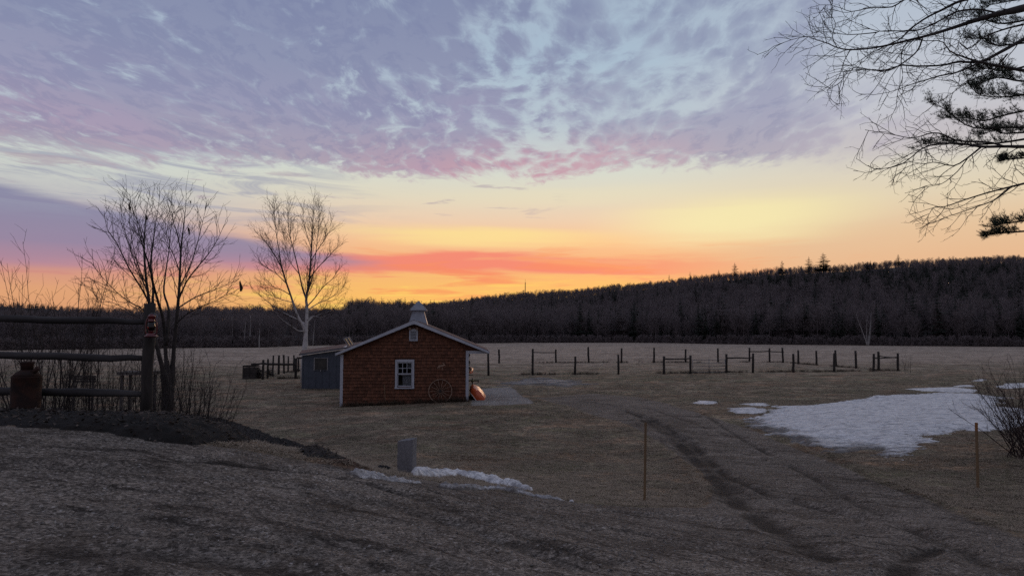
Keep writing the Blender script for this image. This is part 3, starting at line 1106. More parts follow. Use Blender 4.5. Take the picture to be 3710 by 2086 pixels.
def hill_sheet():
    xs = np.arange(-420, 900, 10.0); ys = np.concatenate([np.arange(110, 700, 8.0), np.arange(700, 1300, 50.0)])
    X, Y = np.meshgrid(xs, ys)
    Z = hill_z(X, Y)
    ny, nx = X.shape
    idx = np.arange(nx * ny).reshape(ny, nx)
    F = np.stack([idx[:-1, :-1], idx[:-1, 1:], idx[1:, 1:], idx[1:, :-1]], -1).reshape(-1, 4)
    o = np_mesh('hill', np.stack([X, Y, Z], -1).reshape(-1, 3), F, MATS['forest_floor'])
    tag(o, 'dark wooded hill rising to the right beyond the field', kind='structure')
    # low far hill at the left edge
    xs = np.linspace(-1900, -500, 40); ys = np.linspace(1300, 2100, 14)
    X, Y = np.meshgrid(xs, ys)
    px = 1855 + F_PX * X / 1600.0
    top = (1205 - np.interp(px, [-900, -300, 0, 150, 330, 480], [1080, 1088, 1100, 1108, 1124, 1160])) / F_PX * 1600
    Z = top * (1 - np.abs(Y - 1600) / 520.0) + fbm(X, Y, 0.03, 3, 71) * 7 - 2
    ny, nx = X.shape
    idx = np.arange(nx * ny).reshape(ny, nx)
    F = np.stack([idx[:-1, :-1], idx[:-1, 1:], idx[1:, 1:], idx[1:, :-1]], -1).reshape(-1, 4)
    o = np_mesh('far_hill', np.stack([X, Y, Z], -1).reshape(-1, 3), F, MATS['forest_floor'])
    tag(o, 'low distant hill at the left end of the horizon', kind='structure')


hill_sheet()

# ------------------------------------------------------------------ shingled building
M = MATS
HY = 31.0                                            # front wall
HB = 35.6                                            # back wall


def shingled_building():
    RK = HY - 0.26                                   # front edge of the roof overhang
    pk = P(1500, 1159, RK)
    le, re = P(1221, 1277.5, RK), P(1770.5, 1270.5, RK)
    sl = (pk.z - le.z) / (pk.x - le.x)
    sr = (pk.z - re.z) / (re.x - pk.x)
    wl, wr = P(1238, 1400, HY).x, P(1697, 1400, HY).x
    zb = -0.25
    root = thing('shingled_building', (wl, HY, 0.0), 'brown cedar shingled gable building with white trim and metal roof vent', 'building')

    def roof_z(x):
        return pk.z - (sl * (pk.x - x) if x < pk.x else sr * (x - pk.x))
    under = 0.15                                     # wall top lies this far under the roof surface
    # window opening
    w0, w1 = P(1441.5, 1300, HY).x, P(1495.5, 1300, HY).x
    wz0, wz1 = P(1460, 1399, HY).z, P(1460, 1311, HY).z
    wall = MB()
    T = 0.12
    y0 = HY + 0.03

    def col(xa, xb, za, zb_=None):
        xs = [xa] + ([pk.x] if xa < pk.x < xb else []) + [xb]
        poly = [(xa, y0, za), (xb, y0, za)]
        if zb_ is None:
            poly += [(x, y0, roof_z(x) - under) for x in reversed(xs)]
        else:
            poly += [(xb, y0, zb_), (xa, y0, zb_)]
        wall.prism(poly, (0, T, 0))
    col(wl + 0.02, w0, zb)
    col(w1, wr - 0.02, zb)
    col(w0 + 0.001, w1 - 0.001, zb, wz0)
    col(w0 + 0.001, w1 - 0.001, wz1)
    # side and back walls
    wall.box(((wl + 0.08), (y0 + T + HB) / 2 + 0.002, (zb + roof_z(wl) - under) / 2 - 0.03), (0.12, HB - y0 - T - 0.004, roof_z(wl) - under - zb - 0.06))
    wall.box(((wr - 0.08), (y0 + T + HB) / 2 + 0.002, (zb + roof_z(wr) - under) / 2 - 0.03), (0.12, HB - y0 - T - 0.004, roof_z(wr) - under - zb - 0.06))
    wall.prism([(wl + 0.02, HB, zb), (wr - 0.02, HB, zb), (wr - 0.02, HB, roof_z(wr) - under), (pk.x, HB, pk.z - under), (wl + 0.02, HB, roof_z(wl) - under)], (0, 0.12, 0))
    wobj = wall.build('wall', M['shingle'], root)
    # shingles, course by course
    rng = random.Random(5)
    EXPO = 0.143
    v0, v1 = P(1483, 1200, HY), P(1516.5, 1240, HY)
    vz0, vz1 = P(1500, 1236, HY).z, P(1500, 1193, HY).z
    cx0, cx1 = P(1433, 1300, HY).x, P(1503.5, 1300, HY).x
    cz0, cz1 = P(1460, 1407, HY).z, P(1460, 1300, HY).z
    items = []
    z = zb + 0.02
    while z < pk.z - 0.35:
        x = wl + 0.10 - rng.random() * 0.15
        while x < wr - 0.10:
            w = rng.choice((0.09, 0.11, 0.13, 0.15, 0.17, 0.20))
            xa, xb = max(x, wl + 0.10), min(x + w, wr - 0.10)
            x += w + 0.006
            if xb - xa < 0.03:
                continue
            zj = z + rng.uniform(-0.011, 0.011)
            lim = min(roof_z(xa), roof_z(xb)) - 0.17
            h = min(0.20, lim - zj)
            if h < 0.05:
                continue
            segs = [(xa, xb)]
            for (hx0, hx1, hz0, hz1) in ((cx0, cx1, cz0, cz1), (v0.x, v1.x, vz0, vz1)):
                ns = []
                for a, b in segs:
                    if zj + 0.143 > hz0 and zj < hz1 and b > hx0 and a < hx1:
                        if a < hx0 - 0.02: ns.append((a, hx0))
                        if b > hx1 + 0.02: ns.append((hx1, b))
                    else:
                        ns.append((a, b))
                segs = ns
            for a, b in segs:
                items.append((a, b, zj, h, rng.uniform(0.050, 0.075)))
        z += EXPO
    # largest ones are separate pieces, the rest one joined part
    order = sorted(range(len(items)), key=lambda i: -((items[i][1] - items[i][0]) * min(items[i][3], EXPO)))
    single = set(order[:300])
    meshes = {}

    def shingle_geo(w, h, th):
        return ([(-w / 2, 0, h), (w / 2, 0, h), (w / 2, -0.004, h), (-w / 2, -0.004, h),
                 (-w / 2, 0, 0), (w / 2, 0, 0), (w / 2, -th, 0), (-w / 2, -th, 0)],
                [(3, 2, 6, 7), (7, 6, 5, 4), (0, 3, 7, 4), (2, 1, 5, 6), (0, 1, 2, 3)])
    rest = MB()
    for i, (a, b, zj, h, th) in enumerate(items):
        c = Vector(((a + b) / 2, y0 - 0.001, zj))
        w = b - a
        if i in single:
            key = (round(w, 2), round(h, 2), round(th, 3))
            if key not in meshes:
                me = bpy.data.meshes.new('shingle')
                vs, fs = shingle_geo(*key)
                me.from_pydata(vs, [], fs); me.materials.append(M['shingle'])
                meshes[key] = me
            o = bpy.data.objects.new('shingle', meshes[key])
            link(o); o.parent = wobj; o.location = c - parent_loc(wobj)
        else:
            vs, fs = shingle_geo(w, h, th)
            rest.add([Vector(p) + c for p in vs], fs)
    ro = rest.build('shingles', M['shingle'], wobj)
    tag(ro, kind='stuff')
    # roof
    r = MB()
    yb = HB + 0.35
    for (ex, ez, s) in ((le.x, le.z, -1), (re.x, re.z, 1)):
        poly = [(pk.x, RK - 0.02, pk.z), (ex, RK - 0.02, ez), (ex, RK - 0.02, ez - 0.05), (pk.x, RK - 0.02, pk.z - 0.055)]
        r.prism(poly, (0, yb - RK, 0))
    roof = r.build('roof', M['roof_brown'], root)
    rc = MB()
    for s, k in ((-1, sl), (1, sr)):
        rc.prism([(pk.x, RK - 0.03, pk.z + 0.022), (pk.x + s * 0.15, RK - 0.03, pk.z + 0.016 - 0.15 * k), (pk.x + s * 0.15, RK - 0.03, pk.z + 0.004 - 0.15 * k), (pk.x, RK - 0.03, pk.z + 0.006)], (0, yb - RK + 0.02, 0))
    rc.build('ridge_cap', M['galvanised'], roof)
    # courses on the right slope
    nrm = Vector((sr, 0, 1)).normalized()
    k = 0
    for q in range(1, 22):
        xx = pk.x + q * 0.15
        if xx > re.x - 0.05: break
        c = MB()
        c.prism([(xx, RK - 0.015, roof_z(xx) + 0.010), (xx + 0.15, RK - 0.015, roof_z(xx + 0.15) + 0.018), (xx + 0.15, RK - 0.015, roof_z(xx + 0.15) + 0.002), (xx, RK - 0.015, roof_z(xx) + 0.002)], (0, yb - RK - 0.01, 0))
        c.build('roof_course', M['roof_brown'], roof)
    # rake boards
    for ex, ez, s in ((le.x, le.z, sl), (re.x, re.z, sr)):
        b = MB()
        d = 0.155
        b.prism([(pk.x, RK - 0.035, pk.z - 0.012), (ex, RK - 0.035, ez - 0.012), (ex, RK - 0.035, ez - 0.115), (pk.x + (ex - pk.x) * 0.03, RK - 0.035, pk.z - d - 0.012 - abs(ex - pk.x) * 0.03 * s), (pk.x, RK - 0.035, pk.z - d - 0.03)], (0, 0.03, 0))
        b.build('rake_board', M['white_trim'], root)
    # eave fascia boards along the sides
    MB().box((le.x - 0.014, (RK + yb) / 2, le.z - 0.065), (0.024, yb - RK - 0.04, 0.11)).build('fascia', M['white_trim'], root)
    MB().box((re.x + 0.014, (RK + yb) / 2, re.z - 0.065), (0.024, yb - RK - 0.04, 0.11)).build('fascia', M['white_trim'], root)
    # corner boards
    MB().box((wl + 0.06, HY - 0.012, (zb + roof_z(wl) - 0.14) / 2), (0.125, 0.05, roof_z(wl) - 0.14 - zb)).build('corner_board', M['white_trim'], root)
    hz0, hz1 = P(1700, 1280.5, HY).z, P(1700, 1270, HY).z
    MB().box((wr - 0.055, HY - 0.012, (zb + hz1) / 2), (0.125, 0.05, hz1 - zb)).build('corner_board', M['white_trim'], root)
    # beam carrying the deep right eave, with the gable return above it
    MB().box(((wr + 0.012 + re.x - 0.03) / 2, HY - 0.010, (hz0 + hz1) / 2), (re.x - 0.03 - wr - 0.012, 0.06, hz1 - hz0)).build('eave_beam', M['white_trim'], root)
    g = MB()
    g.prism([(wr - 0.10, HY + 0.036, hz1), (re.x - 0.05, HY + 0.036, hz1 - 0.02), (re.x - 0.12, HY + 0.036, roof_z(re.x - 0.12) - 0.065), (wr - 0.10, HY + 0.036, roof_z(wr - 0.1) - 0.065)], (0, 0.05, 0))
    g.build('gable_return', M['shingle'], root)
    sf = MB()
    sf.box(((wr + re.x) / 2, (HY + HB) / 2 + 0.1, hz0 + 0.03), (re.x - wr - 0.06, HB - HY - 0.1, 0.02))
    sf.build('soffit', M['white_trim'], root)
    # ---- window
    win = MB()
    ca0, ca1 = P(1434.5, 1300, HY).x, P(1502.5, 1300, HY).x
    cb, ct = P(1460, 1401.5, HY).z, P(1460, 1301.5, HY).z
    fy = HY - 0.022
    win.box(((ca0 + w0) / 2, fy, (cb + ct) / 2), (w0 - ca0, 0.05, ct - cb))
    win.box(((ca1 + w1) / 2, fy, (cb + ct) / 2), (ca1 - w1, 0.05, ct - cb))
    win.box(((w0 + w1) / 2, fy - 0.002, (wz1 + ct) / 2 + 0.004), (w1 - w0 - 0.001, 0.05, ct - wz1))
    wo = win.build('window', M['white_trim'], root)
    MB().box(((ca0 + ca1) / 2, HY - 0.035, (cb + P(1460, 1406, HY).z) / 2), (ca1 - ca0 + 0.03, 0.10, cb - P(1460, 1406, HY).z)).build('sill', M['white_trim'], wo)

    def fr(name, xa, xb, za, zc, yy, rail, t=0.03):
        b = MB()
        b.box(((xa + rail / 2), yy, (za + zc) / 2), (rail, t, zc - za))
        b.box(((xb - rail / 2), yy, (za + zc) / 2), (rail, t, zc - za))
        b.box(((xa + xb) / 2, yy, za + rail / 2), (xb - xa - 2 * rail, t - 0.002, rail))
        b.box(((xa + xb) / 2, yy, zc - rail / 2), (xb - xa - 2 * rail, t - 0.002, rail))
        return b.build(name, M['white_trim'], wo)
    zm = P(1460, 1354.5, HY).z
    fr('lower_sash', w0 + 0.004, w1 - 0.004, wz0 + 0.004, zm + 0.015, HY + 0.05, 0.042)
    fr('upper_sash', w0 + 0.004, w1 - 0.004, zm + 0.001, wz1 - 0.004, HY + 0.015, 0.042)
    ux0, ux1, uz0, uz1 = w0 + 0.046, w1 - 0.046, zm + 0.043, wz1 - 0.046
    for k in (1, 2):
        xx = ux0 + (ux1 - ux0) * k / 3
        MB().box((xx, HY + 0.016, (uz0 + uz1) / 2), (0.024, 0.022, uz1 - uz0)).build('muntin', M['white_trim'], wo)
    MB().box(((ux0 + ux1) / 2, HY + 0.0165, (uz0 + uz1) / 2), (ux1 - ux0, 0.018, 0.024)).build('muntin', M['white_trim'], wo)
    for i in range(3):
        for j in range(2):
            xa = ux0 + (ux1 - ux0) * i / 3; xb = ux0 + (ux1 - ux0) * (i + 1) / 3
            za = uz0 + (uz1 - uz0) * j / 2; zc = uz0 + (uz1 - uz0) * (j + 1) / 2
            MB().box(((xa + xb) / 2, HY + 0.02, (za + zc) / 2), (xb - xa - 0.002, 0.004, zc - za - 0.002)).build('pane', M['pane_glass'], wo)
    MB().box(((ux0 + ux1) / 2, HY + 0.055, (wz0 + zm) / 2), (ux1 - ux0, 0.004, zm - wz0 - 0.08)).build('pane', M['pane_glass'], wo)
    # flat pale panel behind the lower pane, a smaller one behind the upper right
    MB().box((w0 + (w1 - w0) * 0.66, HY + 0.22, (wz0 + zm) / 2), ((w1 - w0) * 0.66, 0.01, zm - wz0)).build('pale_panel', M['pale_panel'], wo)
    MB().box((w1 - 0.10, HY + 0.22, uz1 - 0.10), (0.20, 0.012, 0.22)).build('pale_panel', M['pale_panel'], wo)
    # ---- gable vent
    vx0, vx1 = P(1484.5, 1200, HY).x, P(1515, 1200, HY).x
    a0, a1 = P(1500, 1234.7, HY).z, P(1500, 1194, HY).z
    ve = MB()
    t = 0.055
    yy = HY - 0.02
    ve.box((vx0 + t / 2, yy, (a0 + a1) / 2), (t, 0.05, a1 - a0)); ve.box((vx1 - t / 2, yy, (a0 + a1) / 2), (t, 0.05, a1 - a0))
    ve.box(((vx0 + vx1) / 2, yy, a0 + t / 2), (vx1 - vx0 - 2 * t, 0.049, t)); ve.box(((vx0 + vx1) / 2, yy, a1 - t / 2), (vx1 - vx0 - 2 * t, 0.049, t))
    vo = ve.build('gable_vent', M['white_trim'], root)
    MB().box(((vx0 + vx1) / 2, HY + 0.012, (a0 + a1) / 2), (vx1 - vx0 - 2 * t, 0.01, a1 - a0 - 2 * t)).build('backing', M['dark_cloth'], vo)
    for k in range(6):
        zz = a0 + t + (a1 - a0 - 2 * t) * (k + 0.5) / 6
        MB().box(((vx0 + vx1) / 2, yy, zz), (vx1 - vx0 - 2 * t - 0.004, 0.042, 0.026), Matrix.Rotation(math.radians(-38), 3, 'X')).build('slat', M['white_trim'], vo)
    # twin lamp fixture above the vent
    fx = MB()
    fx.box(((vx0 + vx1) / 2, HY - 0.03, a1 + 0.03), (0.14, 0.05, 0.05))
    fo = fx.build('twin_lamp', M['cap_grey'], root)
    for s in (-1, 1):
        c = Vector(((vx0 + vx1) / 2 + s * 0.15, HY - 0.08, a1 + 0.055))
        MB().tube([c + Vector((0, 0.06, 0.01)), c + Vector((0, 0.02, 0)), c + Vector((0, -0.05, -0.02))], [0.03, 0.055, 0.06], 12).build('lamp_head', M['wheel_rust'], fo)
    # ---- metal roof ventilator
    cy = HY + 1.45
    cp_ = P(1514, 1100, cy)
    cx = pk.x + 0.07

    def ring(hw, z):
        return [(cx - hw, cy - hw, z), (cx + hw, cy - hw, z), (cx + hw, cy + hw, z), (cx - hw, cy + hw, z)]

    def zat(py): return P(1514, py, cy).z
    cu = MB()
    hws = [(0.44, pk.z - 0.28), (0.40, zat(1170)), (0.33, zat(1152)), (0.275, zat(1135)), (0.265, zat(1124))]
    vs = []
    for hw, zz in hws: vs += ring(hw, zz)
    fs = []
    for i in range(len(hws) - 1):
        for k in range(4):
            fs.append((i * 4 + k, i * 4 + (k + 1) % 4, i * 4 + 4 + (k + 1) % 4, i * 4 + 4 + k))
    cu.add(vs, fs)
    co = cu.build('roof_vent', M['galvanised'], root)
    for sx in (-1, 1):
        b = MB()
        pts = [(cx + sx * (hw + 0.004), cy - hw - 0.004, zz) for hw, zz in hws]
        b.tube(pts, 0.014, 6)
        b.build('seam', M['galvanised'], co)
    cap = MB()
    zc, zt = zat(1126), zat(1090.5)
    cap.add(ring(0.385, zc) + ring(0.385, zc + 0.03) + ring(0.012, zt), [(0, 1, 2, 3), (0, 1, 5, 4), (1, 2, 6, 5), (2, 3, 7, 6), (3, 0, 4, 7), (4, 5, 9, 8), (5, 6, 10, 9), (6, 7, 11, 10), (7, 4, 8, 11), (8, 9, 10, 11)])
    capo = cap.build('cap', M['galvanised'], co)
    for k in range(4):
        q = ring(0.387, zc + 0.03)[k]
        MB().tube([q, (cx, cy, zt + 0.01)], [0.012, 0.008], 6).build('seam', M['galvanised'], capo)
    MB().add(ring(0.25, zat(1126)) + ring(0.25, zat(1134)), [(0, 1, 5, 4), (1, 2, 6, 5), (2, 3, 7, 6), (3, 0, 4, 7)]).build('throat', M['iron'], co)
    # ---- open roof light standing out of the left slope
    hy = HY + 1.6
    b0, t0 = P(1284, 1250, hy), P(1267, 1223, hy)
    ax = (t0 - b0)
    sk = MB()
    for off in (-0.13, 0.0, 0.13):
        o = Vector((0.95, 0, 0.30)).normalized() * off
        sk.beam(b0 + o, t0 + o, 0.05, 0.03, (0, 1, 0))
    sk.beam(t0 + Vector((-0.14, 0, -0.05)), t0 + Vector((0.14, 0, 0.045)), 0.052, 0.03, (0, 1, 0))
    so = sk.build('roof_light', M['cap_grey'], roof)
    for off in (-0.065, 0.065):
        o = Vector((0.95, 0, 0.30)).normalized() * off
        q = MB(); q.beam(b0 + o, t0 + o - ax * 0.03, 0.03, 0.095, (0, 1, 0)); q.build('pane', M['solar_dark'], so)
    # ---- things on and by the wall
    c = P(1595, 1426, HY - 0.12)
    base = gz(c.x, HY - 0.2)
    R = 0.525
    c = Vector((c.x, HY - 0.13, base + R * 0.985 - 0.01))
    tilt = Matrix.Rotation(math.radians(-7), 3, 'X')
    ww = thing('wagon_wheel', (c.x, c.y, base), 'thin rusty wagon wheel leaning against the brown shingled wall', 'wheel')

    def on(a, r, dy=0.0):
        return c + tilt @ Vector((math.cos(a) * r, dy, math.sin(a) * r))
    rim = MB()
    N = 48
    sec = [(-0.016, -0.022), (0.016, -0.022), (0.016, 0.022), (-0.016, 0.022)]
    vs, fs = [], []
    for k in range(N):
        a = 2 * math.pi * k / N
        for dr, dy in sec: vs.append(on(a, R - 0.016 + dr, dy))
    for k in range(N):
        for j in range(4):
            fs.append((k * 4 + j, k * 4 + (j + 1) % 4, ((k + 1) % N) * 4 + (j + 1) % 4, ((k + 1) % N) * 4 + j))
    rim.add(vs, fs); rim.build('rim', M['wheel_rust'], ww)
    MB().tube([on(0, 0, -0.09), on(0, 0, 0.07)], [0.05, 0.06], 14).build('hub', M['iron'], ww)
    for k in range(14):
        a = 2 * math.pi * (k + 0.5) / 14 + 0.22
        MB().tube([on(a, 0.05), on(a, R - 0.03)], [0.013, 0.009], 6).build('spoke', M['wheel_rust'], ww)
    # antlered cut-out
    out = [(645, 312), (700, 302), (752, 298), (778, 280), (784, 256), (768, 262), (742, 262), (732, 240), (742, 250), (760, 252), (776, 240), (790, 248), (796, 276), (812, 292), (828, 308), (818, 318), (796, 314), (776, 330), (752, 350), (750, 400), (746, 424), (728, 424), (732, 380), (728, 356), (700, 352), (672, 356), (668, 384), (666, 408), (650, 406), (654, 372), (648, 356), (636, 378), (628, 392), (612, 388), (622, 366), (634, 340)]
    pl = MB()
    pts = []
    for a, b in out:
        q = P(1500 + a / 7.24, 1280 + b / 7.24, HY - 0.03)
        pts.append(q)
    cen = sum(pts, Vector()) / len(pts)
    bm = bmesh.new()
    vsb = [bm.verts.new(p) for p in pts]
    f = bm.faces.new(vsb)
    r_ = bmesh.ops.extrude_face_region(bm, geom=[f])
    for v in r_['geom']:
        if isinstance(v, bmesh.types.BMVert): v.co.y += 0.012
    bmesh.ops.triangulate(bm, faces=bm.faces)
    me = bpy.data.meshes.new('wall_plaque'); bm.to_mesh(me); bm.free(); me.materials.append(M['moose_tan'])
    tag(link(bpy.data.objects.new('wall_plaque', me)), 'tan antlered animal cut-out fixed to the shingles right of the window', 'plaque')
    # pole leaning by the window
    p0 = P(1397, 1463, HY - 0.25); p0.z = gz(p0.x, p0.y) - 0.03
    p1 = P(1395, 1391, HY - 0.05)
    po = MB(); po.tube([p0, p0.lerp(p1, 0.5) + Vector((0.006, 0, 0)), p1], [0.016, 0.015, 0.013], 7)
    tag(po.build('wooden_pole', M['stake_wood'], None), 'thin wooden pole leaning on the shingles left of the white window', 'pole')
    return wr, re, hz0


_before = set(bpy.data.objects)
WR, RE, HZ0 = shingled_building()


def right_wall_things():
    # canoe lying on its side against the right wall, stern towards the drive
    prof = [(345, 1062), (352, 1000), (392, 948), (455, 955), (540, 1000), (600, 1058), (652, 1120), (690, 1185), (688, 1245), (665, 1295), (640, 1322), (552, 1342)]
    L0, L1 = 31.7, 35.3
    n, mseg = 20, len(prof)
    sec = [P(1640 + a / 6.035, 1240 + b / 6.035, 32.2) + Vector((0.13, 0, 0)) for a, b in prof]
    ga, gb = sec[0], sec[-1]
    mid = (ga + gb) / 2
    cx, cz = mid.x, mid.z
    root = thing('canoe', (cx, L0 + 0.4, gz(cx, 32)), 'orange red canoe turned on its side against the right wall', 'canoe')
    vs, fs = [], []
    for i in range(n):
        t = i / (n - 1)
        s = max(math.sin(math.pi * (0.24 + 0.74 * t)), 0.02) ** 0.5
        tip = Vector((0.10, 0, -0.14)) * (1 - s)
        for q in sec:
            d = q - mid
            vs.append(Vector((mid.x + d.x * s, L0 + (L1 - L0) * t, mid.z + d.z * s)) + tip)
    for i in range(n - 1):
        for j in range(mseg - 1):
            fs.append((i * mseg + j, i * mseg + j + 1, (i + 1) * mseg + j + 1, (i + 1) * mseg + j))
    fs.append(tuple(range(mseg))); fs.append(tuple((n - 1) * mseg + j for j in range(mseg)))
    h = MB(); h.add(vs, fs, True); h.build('hull', M['canoe_orange'], root)
    for j in (0, mseg - 1):
        g = MB(); g.tube([vs[i * mseg + j] for i in range(n)], 0.022, 6)
        g.build('gunwale', M['canoe_rail'], root)
    g = MB(); g.tube([vs[0], vs[mseg - 1]], 0.020, 6); g.build('stern_rail', M['canoe_rail'], root)
    k = MB(); k.tube([vs[i * mseg + 7] for i in range(n)], 0.014, 5); k.build('keel', M['canoe_orange'], root)
    # dark box the canoe rests on
    c = P(1716, 1452, 32.6)
    z0 = gz(c.x, 32.6)
    bx = thing('low_trestle', (c.x, 32.6, z0), 'low dark wooden trestle under the orange canoe', 'trestle')
    for y in (32.2, 33.9):
        MB().box((WR + 0.22, y, z0 + 0.20), (0.30, 0.09, 0.06)).build('bar', M['plank_dark'], bx)
        for s in (0.10, 0.34):
            MB().box((WR + s, y, z0 + 0.08), (0.06, 0.06, 0.18)).build('leg', M['plank_dark'], bx)
    # second hull stowed higher on the wall, only its pale bow shows
    b = P(1708, 1348, 32.0)
    q = MB(); ys = np.linspace(31.75, 35.2, 14)
    vs, fs = [], []
    for i, y in enumerate(ys):
        t = i / 13
        s = max(math.sin(math.pi * (t * 0.96 + 0.02)), 0.05) ** 0.6
        for k2 in range(10):
            a = 2 * math.pi * k2 / 10
            vs.append((WR + 0.03 + 0.10 * s + math.cos(a) * 0.10 * s, y, b.z + 0.02 + math.sin(a) * 0.13 * s - 0.04 * (1 - s)))
    for i in range(13):
        for k2 in range(10):
            fs.append((i * 10 + k2, i * 10 + (k2 + 1) % 10, (i + 1) * 10 + (k2 + 1) % 10, (i + 1) * 10 + k2))
    fs.append(tuple(range(10))); fs.append(tuple(130 + k2 for k2 in range(10)))
    q.add(vs, fs, True)
    kr = thing('kayak', (WR + 0.1, 33.4, b.z - 0.15), 'pale orange kayak hung along the right wall under the eave', 'kayak')
    q.build('hull', M['canoe_orange'], kr)
    dk = MB(); dk.tube([(WR + 0.14, y, b.z + 0.145 * max(math.sin(math.pi * (i / 13 * 0.96 + 0.02)), 0.05) ** 0.6) for i, y in enumerate(ys)][1:-1], 0.02, 6)
    dk.build('deck_seam', M['canoe_rail'], kr)
    for y in (32.3, 34.5):
        MB().box((WR + 0.08, y, b.z - 0.15), (0.24, 0.04, 0.03)).build('bracket', M['iron'], kr)
    # dark lantern under the eave
    c = P(1701, 1287, 31.7)
    ln = thing('wall_lamp', (WR, 31.7, c.z), 'small dark lamp under the right eave beside the white beam', 'lamp')
    MB().lathe((c.x, 31.7, c.z - 0.08), [(0.02, 0.0), (0.05, 0.02), (0.055, 0.09), (0.085, 0.10), (0.03, 0.16), (0.01, 0.17)], 12).build('housing', M['iron'], ln)
    MB().tube([(WR, 31.7, c.z + 0.11), (WR + 0.06, 31.7, c.z + 0.13), (c.x, 31.7, c.z + 0.09)], 0.009, 6).build('arm', M['iron'], ln)
    # hanging bell
    c = P(1704, 1312, 31.8)
    be = thing('hanging_bell', (c.x, 31.8, HZ0), 'small dark bell with pale rim hanging under the right eave', 'bell')
    MB().lathe((c.x, 31.8, c.z - 0.05), [(0.055, 0.0), (0.048, 0.02), (0.032, 0.06), (0.026, 0.11), (0.008, 0.13)], 14).build('cup', M['iron'], be)
    MB().lathe((c.x, 31.8, c.z - 0.062), [(0.062, 0.0), (0.062, 0.012)], 14).build('rim', M['canoe_rail'], be)
    MB().tube([(c.x, 31.8, c.z + 0.07), (c.x, 31.8, HZ0 + 0.02)], 0.004, 5).build('cord', M['iron'], be)
    MB().lathe((c.x, 31.8, c.z - 0.14), [(0.012, 0), (0.03, 0.01), (0.03, 0.03), (0.006, 0.05), (0.004, 0.08)], 10).build('clapper', M['iron'], be)
    # round dark basket
    c = P(1700, 1333, 31.9)
    bk = thing('wall_basket', (WR, 31.9, c.z), 'round dark basket on the right wall above the kayak', 'basket')
    MB().lathe((c.x - 0.01, 31.9, c.z - 0.06), [(0.04, 0), (0.085, 0.03), (0.095, 0.08), (0.08, 0.11)], 14).build('bowl', M['dark_cloth'], bk)
    rng = random.Random(3)
    ts = Tubes()
    for _ in range(26):
        ts.add(shoot(Vector((c.x, 31.9, c.z + 0.03)), Vector((rng.uniform(-.4, 1), rng.uniform(-1, 1), rng.uniform(-.2, .8))), rng.uniform(.06, .14), 4, .2, -0.12, rng), [.005, .004, .003, .002])
    ts.build('dried_stem', M['dead_leaf'], bk)
    # cross shaped iron implement on a stand
    c = P(1722, 1379, 33.5)
    im = thing('iron_implement', (c.x, 33.5, gz(c.x, 33.5)), 'dark iron implement with cross handle standing behind the orange canoe', 'implement')
    MB().tube([(c.x + 0.02, 33.5, gz(c.x, 33.5)), (c.x + 0.02, 33.5, c.z - 0.25), (c.x, 33.5, c.z), (c.x, 33.5, c.z + 0.17)], [0.04, 0.026, 0.024, 0.014], 8).build('stem', M['iron'], im)
    MB().tube([(c.x - 0.36, 33.5, c.z), (c.x - 0.2, 33.5, c.z + 0.005), (c.x + 0.2, 33.5, c.z), (c.x + 0.29, 33.5, c.z + 0.004)], 0.026, 8).build('cross_bar', M['brass_green'], im)
    MB().lathe((c.x, 33.5, c.z - 0.07), [(0.03, 0), (0.06, 0.02), (0.06, 0.11), (0.03, 0.13)], 12).build('hub', M['brass_green'], im)
    MB().tube([(c.x + 0.28, 33.5, c.z + 0.05), (c.x + 0.29, 33.5, c.z - 0.04), (c.x + 0.25, 33.5, c.z - 0.12)], [0.02, 0.025, 0.01], 6).build('end_hook', M['iron'], im)


right_wall_things()


def turn(objs, pivot, ang):
    """swing finished things together about a vertical axis"""
    R = Matrix.Rotation(ang, 3, 'Z')
    pv = Vector((pivot[0], pivot[1], 0))
    for o in objs:
        if o.parent is None:
            o.location = pv + R @ (o.location - pv)
            o.rotation_euler.z += ang


turn([o for o in bpy.data.objects if o not in _before], (WR, HY), math.radians(3.3))


